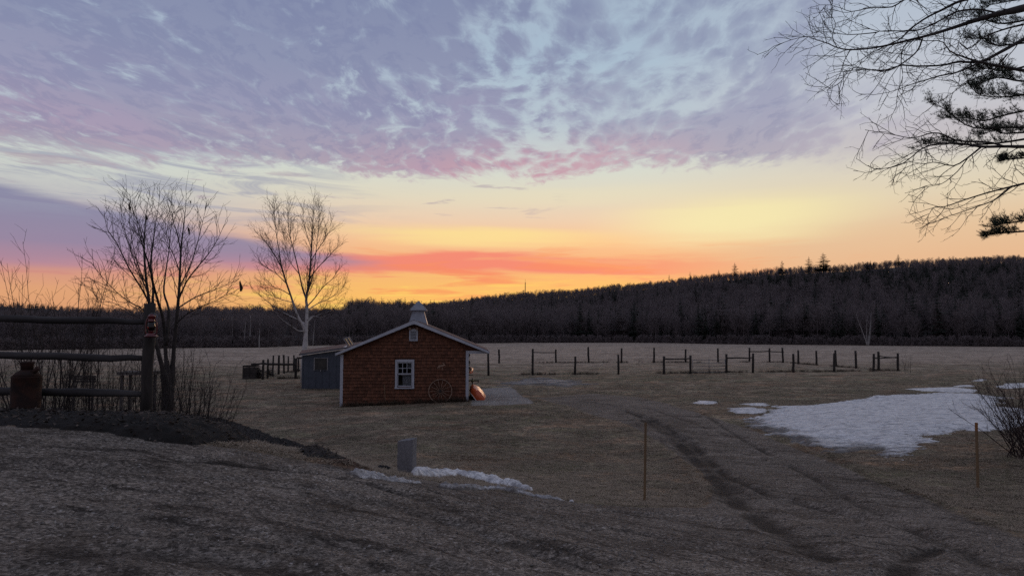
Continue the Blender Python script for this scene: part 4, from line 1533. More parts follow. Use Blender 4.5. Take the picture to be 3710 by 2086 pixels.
def blue_shed():
    Y = 41.0
    lx = P(1093, 1400, Y).x
    rx = -8.4
    root = thing('blue_shed', (lx, Y, 0), 'small slate blue wooden shed with a low sloping roof', 'shed')
    zl, zr0 = P(1093, 1284, Y).z, P(1250, 1262, Y).z
    xr0 = P(1250, 1262, Y).x
    k = (zr0 - zl) / (xr0 - lx)

    def top(x): return zl + k * (x - lx)
    b = MB()
    b.prism([(lx, Y, -0.1), (rx, Y, -0.1), (rx, Y, top(rx) - 0.06), (lx, Y, zl - 0.06)], (0, 0.06, 0))
    b.box((lx + 0.03, Y + 1.53, (zl - 0.16) / 2), (0.06, 2.93, zl + 0.04))
    b.box((rx - 0.03, Y + 1.53, (top(rx) - 0.16) / 2), (0.06, 2.93, top(rx) + 0.04))
    b.prism([(lx, Y + 3, -0.1), (rx, Y + 3, -0.1), (rx, Y + 3, top(rx) - 0.06), (lx, Y + 3, zl - 0.06)], (0, 0.06, 0))
    wo = b.build('wall', M['shed_blue'], root)
    x = lx + 0.4
    while x < rx - 0.1:                                # vertical board joints as thin battens
        MB().box((x, Y - 0.006, (top(x) - 0.2) / 2), (0.022, 0.010, top(x) + 0.0)).build('batten', M['shed_blue'], wo)
        x += 0.405
    MB().box((lx + 0.03, Y - 0.012, (zl - 0.2) / 2), (0.07, 0.022, zl)).build('corner_board', M['shed_blue'], root)
    # roof, a slightly warped lean-to rising to the back right
    f0 = P(1083, 1286, Y - 0.2); f1 = Vector((rx + 0.1, Y - 0.2, top(rx + 0.1)))
    b0 = Vector((P(1095, 1272, Y + 3.1).x, Y + 3.1, P(1095, 1272, Y + 3.1).z))
    b1 = Vector((rx + 0.1, Y + 3.1, top(rx) + 0.27))
    r = MB()
    t = Vector((0, 0, 0.07))
    r.add([f0, f1, b1, b0, f0 + t, f1 + t, b1 + t, b0 + t], [(0, 3, 2, 1), (4, 5, 6, 7), (0, 1, 5, 4), (1, 2, 6, 5), (2, 3, 7, 6), (3, 0, 4, 7)])
    ro = r.build('roof', M['roof_brown'], root)
    e = MB(); e.beam(f0 + Vector((0, -0.014, 0.025)), f1 + Vector((0, -0.014, 0.025)), 0.026, 0.085); e.build('fascia', M['shed_blue'], root)
    fl = MB(); a, c = P(1249, 1259, Y - 0.1), P(1272, 1249, Y + 2.4)
    fl.beam(a + Vector((0, 0, 0.03)), c + Vector((0, 0, 0.03)), 0.14, 0.02); fl.build('flashing', M['canoe_rail'], ro)
    ee = MB(); ee.box((lx - 0.12, Y + 0.1, zl - 0.20), (0.22, 0.08, 0.10)); ee.build('eave_block', M['plank_dark'], root)
    # window: frame strips round a dark shutter
    x0, x1 = P(1138, 1300, Y).x, P(1188.5, 1300, Y).x
    z0, z1 = P(1150, 1341, Y).z, P(1150, 1296, Y).z
    w = MB()
    s = 0.045
    w.box((x0 + s / 2, Y - 0.02, (z0 + z1) / 2), (s, 0.03, z1 - z0)); w.box((x1 - s / 2, Y - 0.02, (z0 + z1) / 2), (s, 0.03, z1 - z0))
    w.box(((x0 + x1) / 2, Y - 0.02, z1 - s / 4), (x1 - x0 - 2 * s, 0.029, s / 2))
    wi = w.build('window', M['cap_grey'], root)
    MB().box(((x0 + x1) / 2, Y - 0.012, (z0 + z1) / 2), (x1 - x0 - 2 * s, 0.02, z1 - z0 - 0.03)).build('shutter', M['inside_dark'], wi)
    MB().box(((x0 + x1) / 2, Y - 0.02, z0 + 0.005), (x1 - x0 - 2 * s - 0.003, 0.03, 0.03)).build('sill', M['shed_blue'], wi)
    MB().box(((x0 + x1) / 2, Y - 0.04, z0 - 0.02), (0.035, 0.03, 0.09)).build('latch', M['cap_grey'], wi)


blue_shed()


# ------------------------------------------------------------------ fences
def rough_post(b, base, top, r0, r1, rng, sides=8):
    n = 5
    pts = [base.lerp(top, i / (n - 1)) + Vector((rng.gauss(0, r0 * .08), rng.gauss(0, r0 * .08), 0)) for i in range(n)]
    b.tube(pts, [r0 + (r1 - r0) * i / (n - 1) for i in range(n)], sides, jit=0.07, rng=rng)
    return b


def split_rail_fence():
    rng = random.Random(11)
    d = 10.0
    base, top = P(529, 1486, d), P(546, 1099, d)
    root = thing('split_rail_fence', (base.x, d, base.z), 'weathered split rail fence with three heavy rails at the left', 'fence')
    gp = gz(base.x, d)
    base = Vector((base.x, d, gp - 0.1))
    b = MB(); rough_post(b, base, top, 0.080, 0.076, rng, 14); b.build('post', M['post_dark'], root)
    b2 = Vector((P(-420, 1470, d).x, d + 0.05, gz(P(-420, 1470, d).x, d) - 0.1)); t2 = P(-425, 1085, d + 0.05)
    b = MB(); rough_post(b, b2, t2, 0.080, 0.074, rng, 14); b.build('post', M['post_dark'], root)
    for ly, ry, th in ((1150, 1165, 0.052), (1280, 1299, 0.055), (1410, 1426, 0.058)):
        l, r_ = P(-430, ly - 4, d + 0.02), P(532, ry, d)
        n = 16
        pts, rad = [], []
        for i in range(n):
            t = i / (n - 1)
            pts.append(l.lerp(r_, t) + Vector((0, rng.gauss(0, .004), rng.gauss(0, .006))))
            e = min(t, 1 - t)
            rad.append(th * (0.70 + 0.30 * min(1, e / 0.16)) * rng.uniform(0.96, 1.04))
        MB().tube(pts, rad, 10, jit=0.06, rng=rng).build('rail', M['rail_grey'], root)
    # ---- red hurricane lantern hung on the post
    c = P(547, 1221, d - 0.17)
    ln = thing('red_lantern', (c.x, c.y, c.z), 'red hurricane lantern hanging on the dark fence post', 'lantern')
    s = 0.345 / 0.345
    MB().lathe(c, [(0.070, 0.0), (0.086, 0.008), (0.086, 0.016), (0.064, 0.034), (0.060, 0.052), (0.045, 0.058)], 24).build('fuel_tank', M['lantern_red'], ln)
    MB().lathe(c + Vector((0, 0, 0.058)), [(0.030, 0), (0.034, 0.018), (0.040, 0.024), (0.040, 0.030)], 18).build('burner', M['lantern_red'], ln)
    MB().lathe(c + Vector((0, 0, 0.088)), [(0.032, 0), (0.052, 0.035), (0.055, 0.06), (0.044, 0.105), (0.036, 0.13)], 20).build('globe', M['globe_glass'], ln)
    MB().lathe(c + Vector((0, 0, 0.218)), [(0.046, 0), (0.050, 0.006), (0.040, 0.022), (0.040, 0.06), (0.056, 0.07), (0.030, 0.10), (0.012, 0.108)], 20).build('hood', M['lantern_red'], ln)
    for sx in (-1, 1):
        MB().tube([c + Vector((sx * 0.058, 0, 0.03)), c + Vector((sx * 0.080, 0, 0.07)), c + Vector((sx * 0.078, 0, 0.18)), c + Vector((sx * 0.066, 0, 0.25)), c + Vector((sx * 0.038, 0, 0.272))], 0.010, 8).build('side_tube', M['lantern_red'], ln)
    arc = [c + Vector((math.cos(a) * 0.075, 0.03, 0.255 + math.sin(a) * 0.085)) for a in np.linspace(0, math.pi, 12)]
    MB().tube(arc, 0.003, 5).build('bail_handle', M['galvanised'], ln)
    MB().tube([c + Vector((0, 0.12, 0.36)), c + Vector((0, 0.03, 0.345))], 0.006, 6).build('nail', M['iron'], ln)
    # ---- rusty milk can
    dc = 9.75
    c = P(92, 1477, dc)
    c.z = max(c.z, gz(c.x, dc) + 0.04)
    H = (1477 - 1312) / F_PX * dc
    R = 47.0 / F_PX * dc
    can = thing('milk_can', c, 'rusty old milk can standing in front of the left fence', 'can')
    MB().lathe(c, [(R * 0.96, 0), (R * 1.0, 0.012), (R * 0.985, 0.03), (R * 1.0, H * 0.30), (R * 1.0, H * 0.655), (R * 1.03, H * 0.665), (R * 1.02, H * 0.68)], 32).build('body', M['rust'], can)
    MB().lathe(c + Vector((0, 0, H * 0.68)), [(R * 1.0, 0), (R * 0.72, H * 0.085), (R * 0.48, H * 0.135), (R * 0.44, H * 0.145)], 32).build('shoulder', M['rust'], can)
    MB().lathe(c + Vector((0, 0, H * 0.82)), [(R * 0.42, 0), (R * 0.43, H * 0.12), (R * 0.50, H * 0.15), (R * 0.52, H * 0.165), (R * 0.46, H * 0.18), (R * 0.40, H * 0.15)], 28).build('neck', M['rust'], can)
    MB().tube([c + Vector((R * 0.45, -0.02, H * 0.76)), c + Vector((R * 0.72, -0.03, H * 0.80)), c + Vector((R * 0.98, -0.03, H * 0.87))], [0.040, 0.035, 0.030], 12).build('spout', M['rust'], can)
    MB().tube([c + Vector((-R * 0.95, 0, H * 0.6)), c + Vector((-R * 1.1, 0, H * 0.66)), c + Vector((-R * 0.9, 0, H * 0.74))], 0.010, 7).build('handle', M['rust'], can)
    ts = Tubes()
    for _ in range(34):
        ts.add(shoot(c + Vector((rng.uniform(-.05, .05), rng.uniform(-.05, .05), H * 0.93)), Vector((rng.gauss(-.4, .7), rng.gauss(0, .5), rng.uniform(.3, 1.0))), rng.uniform(.08, .24), 5, .12, -0.12, rng), [.003, .003, .0025, .002, .0015])
    ts.build('dried_stem', M['dead_leaf'], can)


split_rail_fence()


def post_at(px, top, bot, d, r, name, mat, parent, rng, lean=0.0):
    b0 = P(px, bot, d)
    t0 = P(px + lean, top, d)
    b0.z = min(b0.z, gz(b0.x, d)) - 0.08
    b = MB(); rough_post(b, b0, t0, r, r * 0.9, rng, 7)
    return b.build(name, mat, parent)


def depth_of(bot):
    return EYE * F_PX / (bot - 1205.0)


def paddock():
    rng = random.Random(21)
    front = [(1770, 1279, 1359), (1930, 1263, 1357), (2083, 1290, 1356), (2240, 1284, 1354), (2405, 1290, 1353), (2501, 1287, 1352), (2632, 1282, 1350), (2728, 1279, 1349), (2874, 1281, 1348), (3022, 1279, 1346), (3165, 1281, 1344), (3253, 1279, 1343)]
    d0 = [depth_of(b) for _, _, b in front]
    c = P(2500, 1351, depth_of(1351))
    fr = thing('paddock_fence', (c.x, c.y, 0), 'near paddock fence of dark posts with a few short top rails', 'fence')
    for (px, t, b), d in zip(front, d0):
        post_at(px, t, b, d, 0.105 if px > 2380 else 0.09, 'post', M['post_dark'], fr, rng, rng.uniform(-2, 2))
    D = {f[0]: d for f, d in zip(front, d0)}

    def rail(a, ya, b, yb, da, db, parent, r=0.045, mat='post_dark'):
        p, q = P(a, ya, da), P(b, yb, db)
        m = MB(); n = 5
        pts = [p.lerp(q, i / (n - 1)) + Vector((0, -0.03, rng.gauss(0, .01) - 0.03 * math.sin(math.pi * i / (n - 1)))) for i in range(n)]
        m.tube(pts, [r, r * 1.05, r, r * .95, r * .85], 7, jit=.06, rng=rng)
        return m.build('rail', M[mat], parent)
    rail(2403, 1300, 2503, 1298, D[2405], D[2501], fr, 0.055)
    rail(2630, 1296, 2730, 1295, D[2632], D[2728], fr, 0.055)
    rail(3163, 1297, 3255, 1293, D[3165], D[3253], fr, 0.050)
    back = [(1809, 1265, 1315), (1929, 1266, 1314), (2014, 1265, 1313), (2133, 1256, 1313), (2251, 1261, 1314), (2369, 1259, 1313), (2484, 1264, 1312), (2602, 1261, 1311), (2715, 1259, 1309), (2788, 1261, 1311), (2837, 1259, 1313), (2893, 1268, 1318), (2958, 1270, 1320), (3029, 1268, 1326), (3102, 1270, 1333), (3184, 1273, 1340)]
    c = P(2500, 1312, depth_of(1312))
    bk = thing('back_paddock_fence', (c.x, c.y, 0), 'far paddock fence of thin dark posts standing in the pale field', 'fence')
    D2 = {}
    for px, t, b in back:
        D2[px] = depth_of(b)
        post_at(px, t, b, D2[px], 0.11, 'post', M['post_dark'], bk, rng, rng.uniform(-3, 1))
    rail(1931, 1276, 2014, 1276, D2[1929], D2[2014], bk, 0.045)
    rail(2713, 1273, 2790, 1272, D2[2715], D2[2788], bk, 0.06)
    rail(2787, 1272, 2839, 1275, D2[2788], D2[2837], bk, 0.05)
    rail(3186, 1290, 3252, 1295, D2[3184], D[3253], bk, 0.045)
    # tubular gate
    ga, gb = P(2510, 1352, D[2501] - 0.15), P(2628, 1351, D[2632] - 0.15)
    za, zt = 0.12, P(2560, 1303, (ga.y + gb.y) / 2).z
    ga.z = gb.z = 0
    gt = thing('farm_gate', ((ga.x + gb.x) / 2, (ga.y + gb.y) / 2, 0), 'tubular steel farm gate closing the gap in the near paddock fence', 'gate')
    for k in range(5):
        z = za + (zt - za) * (k / 4) ** 1.1
        MB().tube([ga + Vector((0, 0, z)), gb + Vector((0, 0, z))], 0.020, 7).build('bar', M['gate_steel'], gt)
    for t in (0.0, 0.5, 1.0):
        p = ga.lerp(gb, t)
        MB().tube([p + Vector((0, 0, 0.03 if t == 0.5 else za)), p + Vector((0, 0, zt))], 0.024 if t != 0.5 else 0.03, 7).build('upright', M['gate_steel'], gt)
    # ---- pen left of the shed
    left = [(951.6, 1303, 1374, .09), (969, 1300, 1371, .075), (988, 1287, 1362, .07), (1010, 1287, 1355, .095), (1030, 1285, 1351, .085), (1044, 1290, 1344, .075), (1064, 1286, 1344, .08), (1071, 1297, 1371, .10), (1081, 1298, 1345, .08)]
    c = P(1000, 1360, depth_of(1360))
    pn = thing('pen_fence', (c.x, c.y, 0), 'pen of stout uneven posts between the crate and the blue shed', 'fence')
    for px, t, b, r in left:
        post_at(px, t, b, depth_of(b), r, 'post', M['post_dark'], pn, rng, rng.uniform(-3, 3))
    rail(912, 1318, 952, 1317, 49.5, 49.0, pn, 0.07)
    rail(948, 1317, 1072, 1319, 49.0, 49.5, pn, 0.075)
    rail(1078, 1338, 1110, 1341, 49.5, 52, pn, 0.06)
    rail(1078, 1296, 1112, 1294, 49.5, 52, pn, 0.06)
    # slatted crate
    d = 49.6
    a, b = P(878, 1370, d), P(924, 1370, d)
    zt = P(900, 1323, d).z
    cr = thing('slatted_crate', ((a.x + b.x) / 2, d, 0), 'dark slatted wooden crate at the left end of the post pen', 'crate')
    w = b.x - a.x
    z = 0.0
    while z < zt - 0.05:
        gap = 0.055 if z > zt * 0.66 else 0.012
        hgt = 0.105
        for y in (d, d + 0.8):
            MB().box(((a.x + b.x) / 2, y, z + hgt / 2), (w, 0.025, hgt)).build('slat', M['plank_dark'], cr)
        for x in (a.x, b.x):
            MB().box((x, d + 0.4, z + hgt / 2), (0.025, 0.77, hgt)).build('slat', M['plank_dark'], cr)
        z += hgt + gap
    for x in (a.x + 0.06, (a.x + b.x) / 2 + .03, b.x - 0.06):
        MB().box((x, d - 0.03, zt / 2), (0.07, 0.03, zt)).build('upright', M['plank_dark'], cr)
    # round bales of wire and brush beside the crate
    ts = Tubes()
    for cxp, cyp, r in ((935, 1347, .30), (978, 1352, .26), (940, 1362, .22)):
        q = P(cxp, cyp, 50.2)
        for _ in range(70):
            v = Vector((rng.gauss(0, 1), rng.gauss(0, 1), rng.gauss(0, 1))).normalized() * r * rng.uniform(.4, 1)
            ts.add(shoot(q + v, Vector((rng.gauss(0, 1), rng.gauss(0, 1), rng.gauss(0, .7))), .45, 5, .35, -.02, rng), [.016, .014, .012, .01, .008])
    tag(ts.build('brush_pile', M['twig_dark']), 'tangled heap of dead brush beside the slatted crate', 'brush')


paddock()


def yard_things():
    rng = random.Random(31)
    # grade stakes
    for px, t, b, d, w, lab, orange in ((2337, 1530, 1816, 10.6, 0.034, 'slim bare wooden stake at the corner of the lawn and drive', False), (3540, 1530, 1771, 12.5, 0.038, 'wooden stake with orange top on the dark grass at the right', True)):
        p0, p1 = P(px - (2 if not orange else -3), b, d), P(px + (2 if not orange else -3), t, d)
        p0.z = min(p0.z, gz(p0.x, d)) - 0.06
        s = thing('wooden_stake', p0, lab, 'stake', 'marker stakes')
        cut = p0.lerp(p1, 0.88) if orange else p0.lerp(p1, 0.985)
        b_ = MB(); b_.beam(p0, cut, w, w * 0.7, (0, 1, 0)); b_.build('shaft', M['stake_wood'], s)
        b_ = MB(); b_.beam(cut, p1, w * 1.02, w * 0.72, (0, 1, 0)); b_.build('painted_top' if orange else 'top', M['stake_orange' if orange else 'stake_wood'], s)
    # granite post
    d = 11.0
    a, b = P(1442, 1712, d), P(1499, 1712, d)
    z0 = gz((a.x + b.x) / 2, d) - 0.12
    zt = P(1470, 1594, d).z
    bm = bmesh.new()
    bmesh.ops.create_cube(bm, size=1.0)
    bmesh.ops.subdivide_edges(bm, edges=bm.edges, cuts=7, use_grid_fill=True)
    w = b.x - a.x
    R = Matrix.Rotation(math.radians(-9), 3, 'Z')
    for v in bm.verts:
        n = mnoise.fractal(v.co * 5.0, 0.6, 2.0, 3) * 0.008
        q = v.co.copy()
        edge = sorted((abs(q.x), abs(q.y), abs(q.z)))[1]
        if edge > 0.45: q *= 0.985
        q = Vector((q.x * w * 1.02, q.y * 0.22, q.z * (zt - z0)))
        q += v.co.normalized() * n
        if v.co.z > 0.45: q.z += v.co.x * 0.035 + mnoise.noise(v.co * 9) * 0.012
        q.x += q.z * 0.008
        v.co = R @ q
    me = bpy.data.meshes.new('granite_post'); bm.to_mesh(me); bm.free(); me.materials.append(M['granite'])
    o = link(bpy.data.objects.new('granite_post', me)); o.location = ((a.x + b.x) / 2, d + 0.1, (z0 + zt) / 2)
    tag(o, 'squat grey granite post at the edge of the drive', 'post')
    # black rag beside it
    c = P(1384, 1708, 10.9)
    bm = bmesh.new(); bmesh.ops.create_icosphere(bm, subdivisions=3, radius=1.0)
    for v in bm.verts:
        n = 1 + mnoise.fractal(v.co * 2.2, 0.6, 2, 3) * 0.55
        v.co = Vector((v.co.x * 0.105 * n, v.co.y * 0.08 * n, max(v.co.z, -0.4) * 0.05 * n))
    me = bpy.data.meshes.new('black_rag'); bm.to_mesh(me); bm.free(); me.materials.append(M['dark_cloth'])
    o = link(bpy.data.objects.new('black_rag', me)); o.location = (c.x, c.y, gz(c.x, c.y) + 0.02)
    tag(o, 'crumpled black rag lying left of the granite post', 'rag')
    # pale board on the mulch
    c = P(575, 1488, 9.8)
    o = MB().box((c.x, 9.8, gz(c.x, 9.8) + 0.045), (0.155, 0.10, 0.014), Matrix.Rotation(0.12, 3, 'X') @ Matrix.Rotation(0.04, 3, 'Y')).build('white_board', M['paper_white'])
    tag(o, 'small flat white board on the dark mulch by the fence post', 'board')
    # ---- dim garden furniture glimpsed through the shrubs
    d = 24.5
    a, b = P(247, 1384, d), P(332, 1384, d)
    z0 = gz(a.x, d)
    t = thing('garden_bench', ((a.x + b.x) / 2, d, z0), 'dark plank bench behind the bare shrubs, seen under the middle rail', 'bench')
    zb = P(290, 1362, d).z
    for k in range(3):
        MB().box(((a.x + b.x) / 2, d + 0.25, zb - 0.03 - k * 0.085), (b.x - a.x, 0.03, 0.07)).build('back_slat', M['plank_dark'], t)
    for k in range(3):
        MB().box(((a.x + b.x) / 2, d - 0.22 + k * 0.15, z0 + 0.44), (b.x - a.x, 0.13, 0.035)).build('seat_slat', M['plank_dark'], t)
    for x in (a.x + 0.08, b.x - 0.08):
        for y in (d - 0.22, d + 0.22):
            zt = zb if y > d else z0 + 0.42
            MB().box((x, y, (z0 + zt) / 2 - 0.02), (0.07, 0.055, zt - z0 + 0.04)).build('leg', M['plank_dark'], t)
    d = 23.0
    a, b = P(448, 1345, d), P(560, 1345, d)
    z0 = gz(a.x, d)
    zt = P(480, 1350, d).z
    t = thing('plank_table', ((a.x + b.x) / 2, d, z0), 'weathered plank table behind the post at the end of the left fence', 'table')
    for k in range(4):
        MB().box(((a.x + b.x) / 2, d - 0.3 + k * 0.2, zt), (b.x - a.x, 0.185, 0.10)).build('plank', M['wood_grey'], t)
    for x in (a.x + 0.1, b.x - 0.1):
        for y in (d - 0.25, d + 0.25):
            MB().box((x, y, (z0 + zt) / 2 - 0.06), (0.08, 0.08, zt - z0 - 0.02)).build('leg', M['wood_grey'], t)
    d = 25.5
    a = P(205, 1395, d); z0 = gz(a.x, d)
    t = thing('water_barrel', (a.x, d, z0), 'dark barrel standing left of the plank bench behind the shrubs', 'barrel')
    MB().lathe((a.x, d, z0), [(0.24, 0), (0.285, 0.15), (0.30, 0.32), (0.285, 0.5), (0.24, 0.66)], 18).build('stave_body', M['plank_dark'], t)
    for z in (0.12, 0.52):
        MB().lathe((a.x, d, z0 + z), [(0.286, 0), (0.289, 0.04)], 18).build('hoop', M['iron'], t)


yard_things()

# ------------------------------------------------------------------ trees near the yard
def stem_path(pix, d0, z_base=None, n=14):
    """pix: (px, py, radius m, depth offset) from the root up"""
    pts = [P(a, b, d0 + o) for a, b, r, o in pix]
    if z_base is not None:
        pts[0].z = z_base
    return resample(pts, [q[2] for q in pix], n)


def maple():
    rng = random.Random(101)
    D = 14.3
    b = P(606, 1465, D)
    zb = gz(b.x, D) - 0.1
    root = thing('bare_tree', (b.x, D, zb), 'dark bare multi-stemmed tree rising behind the fence post', 'tree')
    stems = [
        [(604, 1480, .115, 0), (602, 1400, .10, 0), (590, 1340, .075, -.05), (572, 1270, .062, -.1), (553, 1180, .056, -.1), (541, 1094, .050, -.1), (532, 1032, .042, -.1), (525, 964, .035, -.1), (522, 892, .028, 0), (525, 830, .020, .1), (529, 776, .012, .15), (540, 712, .004, .2)],
        [(560, 1230, .050, -.1), (553, 1110, .044, .1), (555, 1040, .038, .3), (546, 964, .032, .4), (552, 901, .025, .5), (561, 830, .016, .6), (572, 760, .008, .6), (580, 700, .004, .6)],
        [(608, 1460, .09, .05), (609, 1367, .075, .15), (601, 1295, .065, .3), (597, 1213, .056, .4), (590, 1150, .050, .3), (572, 1090, .042, .2), (556, 1030, .034, 0), (540, 960, .028, -.2), (520, 900, .020, -.4), (500, 830, .012, -.5), (487, 720, .004, -.6)],
        [(612, 1460, .10, .1), (620, 1390, .085, .2), (627, 1319, .072, .3), (630, 1259, .064, .3), (638, 1181, .058, .3), (646, 1090, .050, .3), (650, 1032, .042, .3), (653, 964, .034, .3), (656, 901, .028, .4), (664, 830, .019, .4), (670, 780, .011, .5), (675, 705, .004, .5)],
        [(600, 1250, .050, .35), (612, 1130, .040, .6), (594, 1060, .032, .8), (600, 990, .024, 1.0), (612, 910, .016, 1.1), (618, 840, .010, 1.2), (632, 740, .004, 1.3)],
    ]
    limbs = [
        [(543, 1105, .034, -.1), (518, 1054, .030, -.5), (473, 982, .025, -.9), (446, 928, .020, -1.1), (415, 866, .014, -1.2), (388, 830, .009, -1.2), (377, 765, .004, -1.2)],
        [(535, 1060, .026, -.1), (505, 990, .022, .4), (470, 900, .016, .9), (448, 820, .010, 1.2), (436, 740, .004, 1.3)],
        [(553, 1180, .030, -.1), (518, 1121, .024, -.6), (478, 1099, .019, -1.2), (428, 1063, .013, -1.8), (372, 1005, .007, -2.1), (330, 950, .003, -2.2)],
        [(560, 1225, .024, -.1), (500, 1150, .018, .5), (430, 1105, .013, 1.0), (360, 1080, .007, 1.3), (320, 1040, .003, 1.4)],
        [(645, 1092, .034, .3), (676, 1020, .029, .0), (711, 973, .024, -.3), (756, 919, .017, -.5), (787, 870, .010, -.6), (812, 815, .004, -.6)],
        [(646, 1115, .030, .3), (707, 1077, .024, .9), (765, 1054, .018, 1.4), (819, 1032, .010, 1.8), (855, 1000, .004, 2.0)],
        [(640, 1170, .028, .3), (680, 1135, .022, -.3), (735, 1108, .016, -.9), (790, 1085, .009, -1.3), (840, 1060, .004, -1.5)],
        [(650, 1040, .028, .3), (690, 960, .022, .9), (715, 880, .016, 1.3), (735, 800, .009, 1.5), (748, 745, .004, 1.6)],
        [(655, 905, .022, .4), (640, 840, .016, .1), (625, 790, .010, 0), (622, 720, .004, 0)],
        [(525, 900, .022, 0), (505, 820, .015, .3), (480, 760, .009, .5), (470, 700, .004, .6)],
        [(531, 1032, .022, -.1), (500, 960, .018, -.7), (480, 880, .012, -1.1), (466, 790, .005, -1.3)],
        [(652, 990, .022, .3), (632, 930, .017, -.3), (606, 870, .011, -.7), (598, 790, .005, -.9)],
    ]
    tr = MB()
    T = Tubes()
    S = [dict(n=5.6, per_m=True, t0=0.2, ang=40, len=0.98, abs=True, fall=0.78, rr=0.5, rmax=.011, rmin=.0050, seg=7, wob=.06, trop=.085, sides=4),
         dict(n=5.6, per_m=True, t0=0.12, ang=36, len=0.44, abs=True, fall=0.35, rr=0.6, rmin=.0034, seg=4, wob=.07, trop=.09),
         dict(n=2.2, per_m=True, t0=0.3, ang=40, len=0.20, abs=True, fall=0.2, rr=0.7, rmin=.0028, seg=3, wob=.1, trop=.10)]
    for s in stems:
        pts, rr = stem_path(s, D, None, 22)
        rr = [q * (.62 + .25 * (i < 4)) for i, q in enumerate(rr)]
        if s[0][1] > 1440: pts[0].z = zb
        tr.tube(pts, rr, 9, jit=.05, rng=rng)
        grow(T, pts[6:], rr[8] * .6, rr[-1], 0, S, rng)
    for l in limbs:
        pts, rr = stem_path(l, D, None, 12)
        rr = [max(q * .55, .004) for q in rr]
        T.add(pts, rr, 6)
        S2 = [dict(S[0], n=6.6, len=0.66, t0=0.10, fall=.6), S[1], S[2]]
        grow(T, pts, rr[0] * .8, rr[-1], 0, S2, rng)
    tr.build('trunk', M['bark_dark'], root)
    T.build('crown', M['twig_dark'], root)
    # clinging dead leaves
    for px, py, s in ((470, 750, .085), (531, 789, .05), (684, 836, .06), (690, 732, .03), (724, 804, .03), (873, 1040, .085)):
        bm = bmesh.new(); bmesh.ops.create_uvsphere(bm, u_segments=8, v_segments=6, radius=1)
        for v in bm.verts:
            n = 1 + mnoise.fractal(v.co * 2.6 + Vector((px, 0, 0)), .6, 2, 3) * 1.1
            v.co = Vector((v.co.x * .35 * n + v.co.z * -.25, v.co.y * .3 * n, v.co.z * n)) * s
        me = bpy.data.meshes.new('dead_leaf'); bm.to_mesh(me); bm.free(); me.materials.append(M['dead_leaf'])
        o = link(bpy.data.objects.new('dead_leaf', me)); o.parent = root
        o.location = P(px, py, D + (0.4 if px < 800 else 1.9)) - parent_loc(root)
    ts = Tubes(); a = P(850, 1012, D + 2.0); c = P(873, 1040, D + 1.9)
    ts.add([a, a.lerp(c, .5) + Vector((.02, 0, .02)), c + Vector((0, 0, .05))], [.004, .003, .002])
    ts.build('twig', M['twig_dark'], root)


maple()


